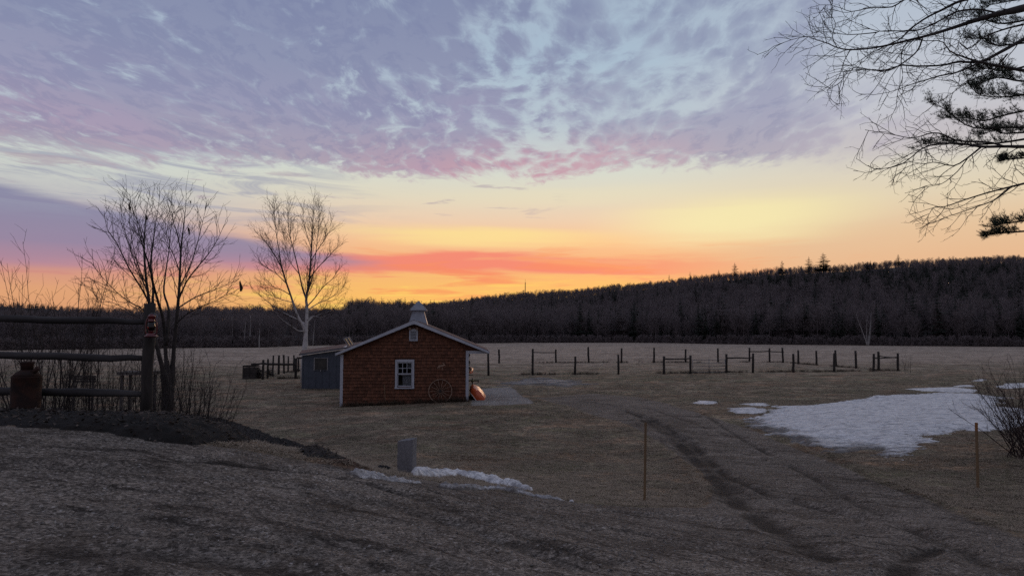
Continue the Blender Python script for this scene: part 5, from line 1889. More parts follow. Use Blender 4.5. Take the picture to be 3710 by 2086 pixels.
def birch():
    rng = random.Random(202)
    D = 46.0
    b = P(1100, 1330, D)
    root = thing('birch_tree', (b.x, D, -0.1), 'white barked leafless birch standing behind the blue shed', 'tree')
    zb = -0.1
    stems = [
        [(1099, 1340, .22, 0), (1103, 1272, .20, 0), (1107, 1230, .19, 0), (1108.5, 1197, .175, 0), (1111, 1164, .145, 0), (1112, 1114, .13, .1), (1109, 1081, .115, .2), (1118, 1032, .098, .3), (1124, 969, .08, .3), (1129, 886, .055, .4), (1132, 824, .035, .4), (1137, 735, .01, .5)],
        [(1106, 1205, .13, 0), (1100, 1180, .115, -.1), (1082, 1152, .105, -.3), (1066, 1110, .095, -.4), (1053, 1069, .085, -.5), (1037, 1023, .075, -.6), (1020, 969, .06, -.7), (995, 924, .042, -.8), (970, 886, .026, -.9), (937, 850, .01, -1)],
        [(1020, 969, .05, -.7), (1012, 915, .042, -.4), (1004, 866, .032, -.2), (996, 804, .022, -.1), (992, 735, .008, 0)],
        [(1110, 1084, .075, .2), (1095, 1040, .066, .7), (1082, 982, .056, 1.1), (1066, 915, .044, 1.3), (1053, 866, .034, 1.4), (1043, 812, .022, 1.4), (1049, 738, .008, 1.4)],
        [(1114, 1060, .060, .2), (1135, 990, .046, .9), (1146, 900, .034, 1.4), (1154, 820, .02, 1.6), (1157, 745, .008, 1.7)],
    ]
    limbs = [
        [(1109, 1176, .06, 0), (1085, 1160, .055, .6), (1049, 1143, .045, 1.2), (1004, 1119, .034, 1.8), (950, 1077, .02, 2.2), (908, 1040, .008, 2.5)],
        [(1105, 1198, .045, 0), (1082, 1198, .038, -.7), (1062, 1185, .03, -1.2), (1020, 1156, .015, -1.9), (1000, 1130, .007, -2.1)],
        [(1111, 1170, .055, 0), (1130, 1150, .045, .6), (1157, 1139, .034, 1.0), (1203, 1123, .018, 1.6), (1235, 1100, .008, 1.9)],
        [(1112, 1160, .05, 0), (1135, 1145, .04, -.5), (1165, 1150, .026, -.9), (1190, 1135, .01, -1.2)],
        [(1112, 1110, .055, .1), (1140, 1080, .046, -.4), (1170, 1040, .036, -.9), (1207, 1007, .024, -1.3), (1234, 960, .010, -1.6)],
        [(1112, 1125, .05, .1), (1150, 1100, .04, .9), (1195, 1080, .028, 1.6), (1235, 1050, .016, 2.1), (1258, 1010, .007, 2.3)],
        [(1125, 950, .045, .3), (1149, 907, .036, -.2), (1169, 878, .026, -.5), (1192, 840, .012, -.8), (1200, 800, .006, -.9)],
        [(1120, 1010, .045, .3), (1160, 960, .036, -.4), (1195, 925, .024, -.9), (1225, 890, .010, -1.2)],
        [(1053, 1069, .045, -.5), (1020, 1050, .034, -1.0), (980, 1035, .02, -1.4), (945, 1000, .008, -1.7)],
        [(1040, 1030, .04, -.6), (1000, 990, .03, -.2), (960, 965, .018, .1), (930, 935, .008, .3)],
        [(1060, 1095, .04, -.4), (1020, 1085, .03, .4), (985, 1070, .018, 1.0), (940, 1030, .008, 1.4)],
        [(1082, 990, .036, 1.1), (1052, 950, .028, 1.6), (1035, 900, .018, 1.9), (1028, 850, .008, 2.0)],
        [(1128, 900, .034, .4), (1112, 850, .024, 0), (1100, 800, .016, -.2), (1096, 750, .007, -.3)],
    ]
    tr = MB(); T = Tubes()
    S = [dict(n=4.8, per_m=True, t0=0.12, ang=28, len=1.65, abs=True, fall=0.72, rr=0.45, rmax=.022, rmin=.012, seg=7, wob=.07, trop=.10, sides=4),
         dict(n=4.6, per_m=True, t0=0.12, ang=34, len=0.80, abs=True, fall=0.3, rr=0.6, rmin=.0070, seg=4, wob=.10, trop=.10),
         dict(n=4.4, per_m=True, t0=0.15, ang=38, len=0.42, abs=True, fall=0.2, rr=0.7, rmin=.0054, seg=3, wob=.16, trop=.02)]
    for s in stems:
        pts, rr = stem_path(s, D, None, 22)
        rr = [q * (.72 if i > 3 else .9) for i, q in enumerate(rr)]
        if s[0][1] > 1300: pts[0].z = zb
        tr.tube(pts, rr, 9, jit=.06, rng=rng)
        grow(T, pts[9:], rr[9] * .5, rr[-1], 0, S, rng)
    for l in limbs:
        pts, rr = stem_path(l, D, None, 12)
        rr = [q * .75 for q in rr]
        tr.tube(pts, rr, 6, rng=rng)
        grow(T, pts, rr[0] * .7, rr[-1], 0, [dict(S[0], t0=.2, n=2.8, len=1.35), S[1], S[2]], rng)
    tr.build('trunk', M['birch_bark'], root)
    T.build('crown', M['twig_red'], root)


birch()


def shrub(name, px, d, stems, hgt, spread, seed, label, cat='shrub', group=None, tw=2.4, r=.011, lean=0.0, dpy=None, mat='twig_dark', curve=0.05):
    rng = random.Random(seed)
    stems = int(stems * 1.4)
    b = P(px, 1400, d)
    zb = gz(b.x, d) - 0.05
    root = thing(name, (b.x, d, zb), label, cat, group)
    T = Tubes(); St = Tubes()
    S = [dict(n=tw * 1.35, per_m=True, t0=0.2, ang=34, len=0.62, abs=True, fall=0.4, rr=0.55, rmin=.0034, seg=5, wob=.08, trop=.08),
         dict(n=4.0, per_m=True, t0=0.15, ang=38, len=0.28, abs=True, fall=0.3, rr=0.6, rmin=.0027, seg=3, wob=.12, trop=.05)]
    for k in range(stems):
        a = rng.uniform(0, 6.28)
        out = rng.random() ** .6 * spread
        dr = Vector((math.cos(a) * out + lean, math.sin(a) * out * .8, 1.0))
        st = Vector((b.x + rng.gauss(0, .10 + spread * .12), d + rng.gauss(0, .12), zb))
        h = hgt * rng.uniform(.55, 1.05)
        pts = shoot(st, dr, h, 9, .045, curve, rng)
        ra = r * rng.uniform(.6, 1.25)
        rr = [ra + (.0025 - ra) * i / 8 for i in range(9)]
        St.add(pts, rr, 5)
        grow(T, pts, ra * .8, .0026, 0, S, rng)
    St.build('stem', M[mat], root)
    tag(T.build('twigs', M[mat], root), kind='stuff')
    return root


G = 'bare shrubs behind the split rail fence'
shrub('bare_shrub', 170, 13.2, 13, 4.1, .55, 1, 'tall fan shaped bare shrub right of the milk can, tips against the orange sky', group=G, r=.016, lean=-.05)
shrub('bare_shrub', 255, 13.6, 8, 4.0, .16, 2, 'upright bare saplings rising between the fan shaped shrub and the fence post', group=G, r=.016)
shrub('bare_shrub', 322, 14.0, 9, 3.5, .26, 3, 'slender bare shrub crossing the middle of the left rails', group=G, r=.013)
shrub('bare_shrub', 395, 14.6, 11, 3.1, .34, 4, 'thin twiggy shrub two steps left of the fence post', group=G, r=.011)
shrub('bare_shrub', 470, 14.8, 10, 2.9, .30, 5, 'low twiggy shrub just left of the fence post', group=G, r=.010)
shrub('bare_shrub', 95, 14.0, 9, 3.0, .45, 6, 'sparse bare shrub behind the milk can', group=G, r=.011, lean=-.1)
shrub('bare_shrub', 240, 15.5, 14, 1.9, .5, 12, 'low bare brush behind the upright saplings', group=G, r=.009)
shrub('bare_shrub', 360, 15.8, 14, 1.7, .5, 13, 'low bare brush under the middle rail near the bench', group=G, r=.009)
G2 = 'bare brush right of the fence post'
shrub('bare_brush', 665, 14.6, 9, 2.6, .30, 7, 'bare brush close beside the dark multi-stemmed tree', group=G2, r=.014)
shrub('bare_brush', 712, 14.9, 11, 2.5, .42, 8, 'spreading bare brush in the middle of the thicket right of the fence', group=G2, r=.014, lean=.08)
shrub('bare_brush', 752, 14.6, 11, 2.0, .55, 9, 'outermost bare brush leaning right over the lawn', group=G2, r=.010, lean=.22)
shrub('bare_brush', 560, 13.8, 14, 2.1, .25, 10, 'dense upright brush at the foot of the fence post', group=G2, r=.008)
shrub('bare_brush', 635, 13.6, 14, 1.7, .35, 11, 'short dense brush around the base of the dark tree', group=G2, r=.008)
shrub('right_bush', 3705, 15.6, 26, 2.0, .85, 14, 'tangled bare bush at the right edge beside the snow', cat='shrub', r=.011, lean=-.35, mat='twig_red', curve=.02)
shrub('right_bush', 3800, 14.4, 24, 2.2, .8, 15, 'second tangled bush cut by the right edge of the view', cat='shrub', r=.011, lean=-.30, mat='twig_red', curve=.02)
shrub('field_sapling', 3292, 57.0, 3, 1.9, .12, 16, 'tiny lone sapling right of the last paddock post', cat='sapling', r=.016, tw=3)


def overhang():
    """big bare maple whose trunk stands right of the view; limbs reach in"""
    rng = random.Random(303)
    D = 11.5
    K = 1.684

    def C(x, y): return 2760 + x / K, y / K
    bx = P(4130, 1700, D + .6)
    zb = gz(bx.x, D + .6) - .2
    root = thing('overhanging_tree', (bx.x, D + .6, zb), 'large bare tree at the right with limbs reaching over the top corner', 'tree')
    tr = MB()
    tz = [zb, 2.0, 5.0, 7.5, 9.5, 12.0]
    tp = [Vector((bx.x + .03 * i, D + .6 + .05 * i, z)) for i, z in enumerate(tz)]
    pts, rr = resample(tp, [.34, .28, .25, .21, .16, .08], 16)
    tr.tube(pts, rr, 12, jit=.06, rng=rng)
    tr.build('trunk', M['bark_dark'], root)
    limbs = [  # crop coordinates, radius in crop pixels
        ([(1900, -60), (1750, 10), (1600, 52), (1450, 85), (1300, 127), (1150, 177), (1000, 222), (900, 246), (780, 275), (660, 297), (540, 305), (460, 292), (400, 265), (320, 240), (270, 225), (180, 245), (70, 285)], [30, 26, 21, 15, 11, 8.5, 7, 6, 5, 4.2, 3.6, 3.0, 2.5, 2.2, 1.8, 1.3, .8], -.3),
        ([(1500, -110), (1330, -30), (1240, 0), (1180, 20), (1100, 62), (1000, 112), (900, 182), (855, 232), (780, 270), (660, 330), (560, 400)], [12, 10, 8, 7, 6, 5, 4, 3.4, 2.8, 2.0, .9], .2),
        ([(1700, 195), (1600, 240), (1450, 322), (1330, 380), (1200, 378), (1100, 400), (940, 405), (850, 400), (740, 430), (600, 425), (500, 440)], [12, 10, 8.5, 7, 6, 5, 4.2, 3.5, 2.8, 2, .9], .5),
        ([(1800, 460), (1600, 432), (1480, 410), (1340, 382), (1250, 355), (1150, 315), (1100, 255), (1000, 250), (900, 240)], [11, 9, 7.5, 6, 4.6, 3.4, 2.6, 1.8, .8], .1),
        ([(1330, 382), (1200, 440), (1080, 465), (1000, 490), (900, 520), (790, 560), (680, 580)], [5, 4.4, 3.6, 3, 2.2, 1.6, .8], .4),
        ([(1850, 890), (1600, 896), (1480, 894), (1340, 896), (1240, 880), (1150, 875), (1050, 882), (970, 912), (910, 962), (830, 1012), (700, 1032), (650, 1010)], [12, 9, 8, 6.5, 5.2, 4.6, 4, 3.2, 2.6, 2.1, 1.3, .8], -.2),
        ([(1480, 894), (1380, 868), (1200, 860), (1110, 822), (1040, 812), (960, 835), (900, 842), (820, 826), (740, 812), (630, 793)], [5, 5, 4.2, 3.6, 3, 2.6, 2.2, 1.8, 1.3, .8], -.5),
        ([(1340, 896), (1260, 960), (1170, 1012), (1060, 990), (990, 1000), (900, 988), (860, 1000)], [5, 4, 3.2, 2.4, 1.9, 1.2, .8], .3),
        ([(1260, 960), (1200, 1040), (1110, 1115), (1040, 1135), (970, 1148)], [3, 2.4, 1.8, 1.2, .7], .3),
        ([(1900, 1050), (1700, 1100), (1600, 1120), (1520, 1140), (1400, 1170), (1250, 1215), (1120, 1260), (1050, 1265), (1020, 1310), (980, 1370)], [8, 6.5, 5.5, 5, 4, 3.2, 2.4, 1.8, 1.2, .7], .2),
        ([(1520, 1140), (1430, 1215), (1330, 1255), (1200, 1300), (1110, 1330), (1050, 1360)], [4, 3.4, 2.8, 2, 1.3, .7], .5),
        ([(980, 238), (950, 310), (880, 372), (780, 430), (700, 432), (620, 420), (540, 420), (490, 490), (440, 530), (395, 552)], [4.4, 3.8, 3.2, 2.8, 2.4, 2, 1.7, 1.4, 1.0, .6], -.6),
        ([(1050, -60), (960, -30), (870, 0), (790, 45), (660, 50), (550, 72), (480, 50), (400, 30), (370, 60)], [6, 5, 4, 3.4, 2.6, 2, 1.5, 1.0, .6], .7),
        ([(900, 246), (860, 300), (850, 380), (860, 470), (830, 560), (820, 660)], [3, 2.6, 2.2, 1.8, 1.2, .6], -.1),
        ([(540, 305), (500, 380), (480, 450), (450, 500), (400, 550)], [2.6, 2.2, 1.8, 1.3, .7], -.2),
        ([(460, 292), (430, 220), (450, 150), (420, 90), (380, 50)], [2.2, 1.8, 1.4, 1.0, .6], -.4),
        ([(700, 200), (560, 212), (460, 205), (400, 180), (370, 120)], [3, 2.2, 1.6, 1.1, .6], .4),
        ([(1450, 85), (1330, 60), (1200, 70), (1080, 130), (960, 185), (820, 190), (700, 190), (600, 150), (520, 120)], [6, 5, 4.5, 4, 3.4, 2.8, 2.0, 1.3, .7], .8),
        ([(1600, 150), (1480, 180), (1350, 230), (1260, 300), (1180, 240), (1050, 240)], [6, 4.8, 3.8, 2.8, 1.8, .8], 1.0),
        ([(1500, 330), (1400, 440), (1300, 480), (1200, 540), (1120, 600), (1050, 640)], [4.5, 3.6, 2.8, 2.1, 1.4, .7], .9),
        ([(1700, 940), (1560, 935), (1540, 1010), (1600, 1075)], [3, 2.2, 1.5, .8], .6),
    ]
    S = [dict(n=5.5, per_m=True, t0=0.10, ang=42, len=0.62, abs=True, fall=0.35, rr=0.5, rmax=.012, rmin=.0050, seg=6, wob=.16, trop=-.02, sides=4, ang_j=16),
         dict(n=7.0, per_m=True, t0=0.15, ang=44, len=0.26, abs=True, fall=0.25, rr=0.6, rmin=.0035, seg=4, wob=.18, trop=.03, ang_j=16),
         dict(n=6.0, per_m=True, t0=0.3, ang=44, len=0.10, abs=True, fall=0.2, rr=0.7, rmin=.0021, seg=3, wob=.15, trop=.05, ang_j=16)]
    sc = (D / F_PX) / K * .95
    T = Tubes(); LM = MB()
    for pix, rad, off in limbs:
        pts = []
        for i, (x, y) in enumerate(pix):
            a, b = C(x, y)
            t = i / (len(pix) - 1)
            pts.append(P(a, b, D + off * (0.3 + t) + .15 * math.sin(i * 1.7 + off)))
        pts, rr = resample(pts, [max(q * sc * 1.25, .0042) for q in rad], len(pix) * 2 + 2)
        LM.tube(pts, rr, 7, jit=.05, rng=rng)
        f = 0
        grow(T, pts, min(rr[0], .02), rr[-1], 0, S, rng)
    # thick limbs meet the trunk out of view
    a0 = P(*C(1900, -60), D - .3 * .3)
    for q, r0, r1 in ((P(*C(1900, -60), D), .12, .055), (P(*C(1850, 890), D), .07, .028), (P(*C(1800, 460), D), .06, .022), (P(*C(1900, 1050), D), .05, .018), (P(*C(1700, 195), D), .05, .02), (P(*C(1500, -110), D), .05, .022)):
        tz_ = max(q.z - 1.3, 1.5)
        base = Vector((bx.x + .05, D + .62, tz_))
        LM.tube(*resample([base, base.lerp(q, .5) + Vector((0, 0, .15)), q], [r0, (r0 + r1) / 2, r1], 8), 8)
    LM.build('limb', M['bark_dark'], root)
    T.build('twigs', M['twig_dark'], root)


overhang()


def white_pine():
    rng = random.Random(404)
    D = 17.0
    K = 1.684

    def C(x, y): return P(2760 + x / K, y / K, D)
    bx = P(4150, 1600, D)
    zb = gz(bx.x, D) - .2
    root = thing('white_pine', (bx.x, D, zb), 'evergreen pine whose needle boughs enter at the right edge', 'tree')
    tr = MB()
    pts, rr = resample([Vector((bx.x, D, zb)), Vector((bx.x + .1, D + .1, 5)), Vector((bx.x, D, 12)), Vector((bx.x, D, 17))], [.36, .28, .16, .03], 14)
    tr.tube(pts, rr, 12, jit=.06, rng=rng); tr.build('trunk', M['pine_bark'], root)
    boughs = [  # crop points, vertical half-spread of the foliage (crop px), first foliage fraction
        ([(2000, 520), (1750, 560), (1600, 585), (1480, 592), (1360, 575), (1260, 545)], 62, .25, 0),
        ([(2000, 560), (1800, 620), (1600, 655), (1450, 695), (1320, 690), (1200, 680)], 38, .3, .5),
        ([(2000, 720), (1750, 780), (1600, 792), (1450, 800), (1300, 790), (1180, 760), (1090, 700), (1010, 625)], 48, .25, -.2),
        ([(1900, 780), (1650, 830), (1480, 850), (1300, 850), (1150, 850), (1010, 860)], 34, .3, .4),
        ([(2000, 730), (1800, 740), (1640, 745), (1560, 740), (1480, 760)], 36, .2, .9),
        ([(1950, 20), (1750, 60), (1600, 70), (1480, 60), (1380, 45), (1260, 40)], 44, .2, .6),
        ([(1950, 160), (1750, 170), (1600, 180), (1500, 160), (1420, 140)], 46, .2, .9),
        ([(1950, 260), (1780, 300), (1640, 330), (1560, 310), (1500, 330)], 44, .25, 1.2),
        ([(1950, 380), (1800, 400), (1650, 385), (1560, 400), (1490, 430)], 34, .25, 1.0),
        ([(1900, 920), (1750, 930), (1620, 930), (1570, 940)], 20, .3, .6),
        ([(1950, 1230), (1800, 1300), (1650, 1335), (1560, 1345), (1470, 1375)], 40, .3, .4),
        ([(1950, 1280), (1800, 1370), (1660, 1385), (1560, 1400), (1500, 1410)], 24, .35, .8),
        ([(1900, -60), (1700, -40), (1560, -20), (1440, -10)], 40, .2, .3),
    ]
    W, Nd = Tubes(), []
    px2m = D / F_PX / K
    for pix, sp, f0, off in boughs:
        pts = [C(x, y) + Vector((0, off + .12 * math.sin(i * 2.1 + off * 5), 0)) for i, (x, y) in enumerate(pix)]
        n = 16
        pts, rr = resample(pts, [.035 - .030 * i / (len(pix) - 1) for i in range(len(pix))], n)
        base = Vector((bx.x, D, max(pts[0].z - .3, 1)))
        W.add(*resample([base, base.lerp(pts[0], .6), pts[0]], [.055, .045, .036], 4), 6)
        W.add(pts, rr, 5)
        m = int(26 + sp * .62)
        for k in range(m):
            t = f0 + (1 - f0) * (k + rng.random()) / m
            p, tan = lerp_path(pts, min(t, .999))
            tan.normalize()
            side = Vector((rng.gauss(0, .5), rng.choice((-1, 1)) * rng.uniform(.2, 1), rng.uniform(-.25, 1.0)))
            d = (tan * rng.uniform(.5, 1.1) + side * .8).normalized()
            ln = sp * px2m * rng.uniform(.7, 2.3) * (1.15 - .35 * t)
            tw = shoot(p, d, ln, 5, .12, .10, rng)
            W.add(tw, [.006, .005, .004, .003, .002], 3)
            for q in range(1, 5):
                for _ in range(3):
                    dd = (tw[q] - tw[q - 1]).normalized() + Vector((rng.gauss(0, .55), rng.gauss(0, .55), rng.gauss(.25, .5)))
                    tip = tw[q] + dd.normalized() * rng.uniform(.03, .10)
                    Nd.append((tip, dd.normalized()))
                Nd.append((tw[q], (tw[q] - tw[q - 1]).normalized()))
    W.build('bough', M['pine_bark'], root)
    # needle tufts: narrow blades in a brush round each shoot
    V, F = [], []
    for p, ax in Nd:
        for _ in range(11):
            r = Vector((rng.gauss(0, 1), rng.gauss(0, 1), rng.gauss(0, 1)))
            d = (ax * 1.1 + r * .62 + Vector((0, 0, .15))).normalized()
            ln = rng.uniform(.055, .095)
            s = d.cross(r).normalized() * .0024
            i = len(V)
            V += [tuple(p - s), tuple(p + s), tuple(p + d * ln)]
            F.append((i, i + 1, i + 2))
    o = np_mesh('needles', np.array(V), np.array(F), M['needles'], root, False)
    tag(o, kind='stuff')


white_pine()

# ------------------------------------------------------------------ woods
PROTO = bpy.data.collections.new('woodland_kinds')      # not linked: only instanced


def proto_obj(name, V, F, mat):
    o = np_mesh(name, V, F, mat)
    COL.objects.unlink(o)
    PROTO.objects.link(o)
    return o


def bare_proto(seed, H=11.0, bushy=1.0, low=0.35, fine=1.0, trunk_r=.10):
    rng = random.Random(seed)
    T = Tubes()
    pts = shoot(Vector((0, 0, -.4)), Vector((rng.gauss(0, .04), rng.gauss(0, .04), 1)), H * .92, 9, .03, .08, rng)
    T.add(pts, [trunk_r * (1 - .9 * i / 8) + .012 for i in range(9)], 5)
    S = [dict(n=20 * bushy, t0=low, ang=50, len=.42, fall=.62, rr=.5, rmax=.05, rmin=.024, seg=5, wob=.09, trop=.10, sides=3),
         dict(n=7, t0=.15, ang=42, len=.50, fall=.4, rr=.6, rmin=.018 * fine, seg=4, wob=.09, trop=.10),
         dict(n=5.5, t0=.15, ang=44, len=.55, fall=.3, rr=.7, rmin=.015 * fine, seg=3, wob=.14, trop=.08)]
    grow(T, pts, trunk_r * .6, .02, 0, S, rng)
    return T.arrays()


def conifer_arrays(seed, H=13.0, R=2.4, tiers=15, ragged=.3, start=.12, trunk=.16, droop=-.22, open_=1.0, fat=1.5):
    """spire built of drooping sprays, each a ragged fan of narrow leaves"""
    rng = random.Random(seed)
    V, F = [], []

    def tri(a, b, c):
        i = len(V)
        V.extend((tuple(a), tuple(b), tuple(c))); F.append((i, i + 1, i + 2, i + 2))
    T = Tubes()
    tp = [Vector((0, 0, -.4)), Vector((.02, 0, H * .5)), Vector((0, .02, H))]
    T.add(tp, [trunk, trunk * .6, .02], 5)
    for k in range(tiers):
        f = k / (tiers - 1)
        z = H * (start + (1 - start) * f ** .9)
        rad = R * (1 - f) ** .8 * rng.uniform(1 - ragged, 1 + ragged * .6) + .12
        nb = max(4, int((9 - 4 * f) * open_))
        a0 = rng.random() * 6.28
        for j in range(nb):
            a = a0 + 6.283 * j / nb + rng.gauss(0, .18)
            r = rad * rng.uniform(.65, 1.15)
            d = Vector((math.cos(a), math.sin(a), droop * rng.uniform(.3, 1.6)))
            s = Vector((-d.y, d.x, 0))
            p0 = Vector((0, 0, z + rng.gauss(0, .12)))
            for q in range(6):
                t = (q + .4) / 6
                c = p0 + d * (r * t)
                w = (r * .30 * (1.1 - t) + .10) * fat
                for sg in (-1, 1):
                    tip = c + s * (sg * w * rng.uniform(.7, 1.3)) + d * (r * .22) + Vector((0, 0, rng.gauss(-.06, .08)))
                    tri(c + Vector((0, 0, .07)), c + d * (r * .16 * fat), tip)
            tri(p0 + d * (r * .75) + s * .08, p0 + d * (r * .75) - s * .08, p0 + d * (r * 1.12))
    tv, tf = T.arrays()
    V = np.array(V); F = np.array(F)
    V2 = np.concatenate([V, tv]); F2 = np.concatenate([F[:, :3], np.concatenate([tf[:, [0, 1, 2]], tf[:, [0, 2, 3]]]) + len(V)])
    return V2, F2


def pine_arrays(seed, H=15.0):
    """open white pine: bare lower trunk, level plates of foliage"""
    return conifer_arrays(seed, H, 3.6, 10, .5, .34, .2, .06, .75)


KINDS = []
for i, (sd, H, bu, lo, fi) in enumerate([(1, 11.5, 1.0, .35, 1.0), (2, 10.5, 1.2, .30, 1.0), (3, 12.0, .9, .42, 1.1), (4, 9.5, 1.1, .25, 1.0), (5, 11.0, 1.3, .38, .95)]):
    KINDS.append(proto_obj('kind_%02d_bare' % i, *bare_proto(sd, H, bu, lo, fi), M['wood_bare']))
for i, (sd, H, R) in enumerate([(11, 12.5, 2.3), (12, 14.0, 2.6), (13, 9.5, 1.9)]):
    KINDS.append(proto_obj('kind_%02d_conifer' % (5 + i), *conifer_arrays(sd, H, R), M['conifer']))
KINDS.append(proto_obj('kind_08_pine', *pine_arrays(15), M['conifer']))
_v, _f = bare_proto(21, 2.6, 1.4, .05, .9, .03)
KINDS.append(proto_obj('kind_09_brush', _v * np.array([1.4, 1.4, 1]), _f, M['wood_bare']))


def scatter(name, pts, scales, rots, kinds, coll, label, cat=None, align=False):
    """one stuff object: points that carry instanced plants"""
    me = bpy.data.meshes.new(name)
    n = len(pts)
    me.vertices.add(n); me.vertices.foreach_set('co', np.asarray(pts, np.float32).ravel())
    for nm, a, ty in (('sc', scales, 'FLOAT'), ('rot', rots, 'FLOAT'), ('kind', kinds, 'INT')):
        at = me.attributes.new(nm, ty, 'POINT')
        at.data.foreach_set('value', np.asarray(a, np.float32 if ty == 'FLOAT' else np.int32))
    o = link(bpy.data.objects.new(name, me))
    ng = bpy.data.node_groups.new(name, 'GeometryNodeTree')
    ng.interface.new_socket('Geometry', in_out='INPUT', socket_type='NodeSocketGeometry')
    ng.interface.new_socket('Geometry', in_out='OUTPUT', socket_type='NodeSocketGeometry')
    N = ng.nodes.new
    gi, go = N('NodeGroupInput'), N('NodeGroupOutput')
    ci = N('GeometryNodeCollectionInfo')
    ci.inputs['Collection'].default_value = coll
    ci.inputs['Separate Children'].default_value = True
    ci.inputs['Reset Children'].default_value = True
    ip = N('GeometryNodeInstanceOnPoints')
    ip.inputs['Pick Instance'].default_value = True

    def at(nm, ty):
        a = N('GeometryNodeInputNamedAttribute'); a.data_type = ty; a.inputs[0].default_value = nm
        return a.outputs[0]
    cx = N('ShaderNodeCombineXYZ')
    L = ng.links.new
    L(at('rot', 'FLOAT'), cx.inputs[2])
    L(gi.outputs[0], ip.inputs['Points'])
    L(ci.outputs[0], ip.inputs['Instance'])
    L(at('kind', 'INT'), ip.inputs['Instance Index'])
    L(cx.outputs[0], ip.inputs['Rotation'])
    L(at('sc', 'FLOAT'), ip.inputs['Scale'])
    L(ip.outputs[0], go.inputs[0])
    md = o.modifiers.new('scatter', 'NODES'); md.node_group = ng
    return tag(o, label, cat, None, 'stuff')


def woods():
    rg = np.random.default_rng(7)
    P_, S_, K_ = [], [], []

    def put(x, y, sc, k):
        z = hill_z(x, y)
        P_.append(np.stack([x, y, np.maximum(z, 0) - .1], -1)); S_.append(sc); K_.append(k)
    # body of the wood on the hill
    n = 34000
    x = rg.uniform(-330, 560, n); y = rg.uniform(115, 665, n)
    e = edge_y(x)
    hz = hill_z(x, y)
    keep = (y > e + 6) & (np.abs(x) / y < .86) & ((hz > 2.0) | (y < e + 85))
    keep &= rg.random(n) < np.where(y < e + 60, 1.0, .80)
    x, y = x[keep], y[keep]
    con = fbm(x, y, .011, 3, 81) + .16 * sstep(x / y, .25, .7) - .02
    r = rg.random(len(x))
    pc = np.clip(.10 + con * 2.2, .02, .75)
    k = np.where(r < pc, 5 + rg.integers(0, 4, len(x)), rg.integers(0, 5, len(x)))
    left = x / y < -.24
    k = np.where(left & (rg.random(len(x)) < .93), rg.integers(0, 5, len(x)), k)
    sc = (rg.uniform(.62, 1.0, len(x)) + .35 * fbm(x, y, .03, 3, 87)) * np.where(k >= 5, .88, 1.0) * (1 - .30 * sstep(y, 300, 480)) * np.where(left, .70, 1.0)
    put(x, y, sc, k)
    # dense front row
    n = 2600
    x = rg.uniform(-190, 230, n); e = edge_y(x); y = e + 3 + rg.random(n) ** 1.4 * 28
    k = np.where((rg.random(n) < np.where(x > 20, .22, .03)), 5 + rg.integers(0, 4, n), rg.integers(0, 5, n))
    put(x, y, rg.uniform(.55, .98, n) * np.where(x / y < -.24, .76, 1.0), k)
    # brush along the edge of the field
    n = 2600
    x = rg.uniform(-190, 230, n); y = edge_y(x) + rg.random(n) ** 1.6 * 9 - 1.5
    put(x, y, rg.uniform(.5, 1.25, n), np.full(n, 9))
    pts = np.concatenate(P_); sc = np.concatenate(S_); k = np.concatenate(K_)
    o = scatter('woodland', pts, sc, rg.uniform(0, 6.28, len(pts)), k, PROTO, 'dark leafless woodland with scattered evergreens beyond the field', 'woodland')
    # far hill
    n = 1500
    x = rg.uniform(-1500, -880, n); y = rg.uniform(1420, 1640, n)
    px = 1855 + F_PX * x / 1600.0
    top = (1205 - np.interp(px, [-900, -300, 0, 150, 330, 480], [1080, 1088, 1100, 1108, 1124, 1160])) / F_PX * 1600
    z = top * (1 - np.abs(y - 1600) / 520.0) - 4
    scatter('far_woodland', np.stack([x, y, z], -1), rg.uniform(.8, 1.3, n), rg.uniform(0, 6, n), np.where(rg.random(n) < .35, 5 + rg.integers(0, 4, n), rg.integers(0, 5, n)), PROTO, 'woods on the low distant hill at the left', 'woodland')


woods()


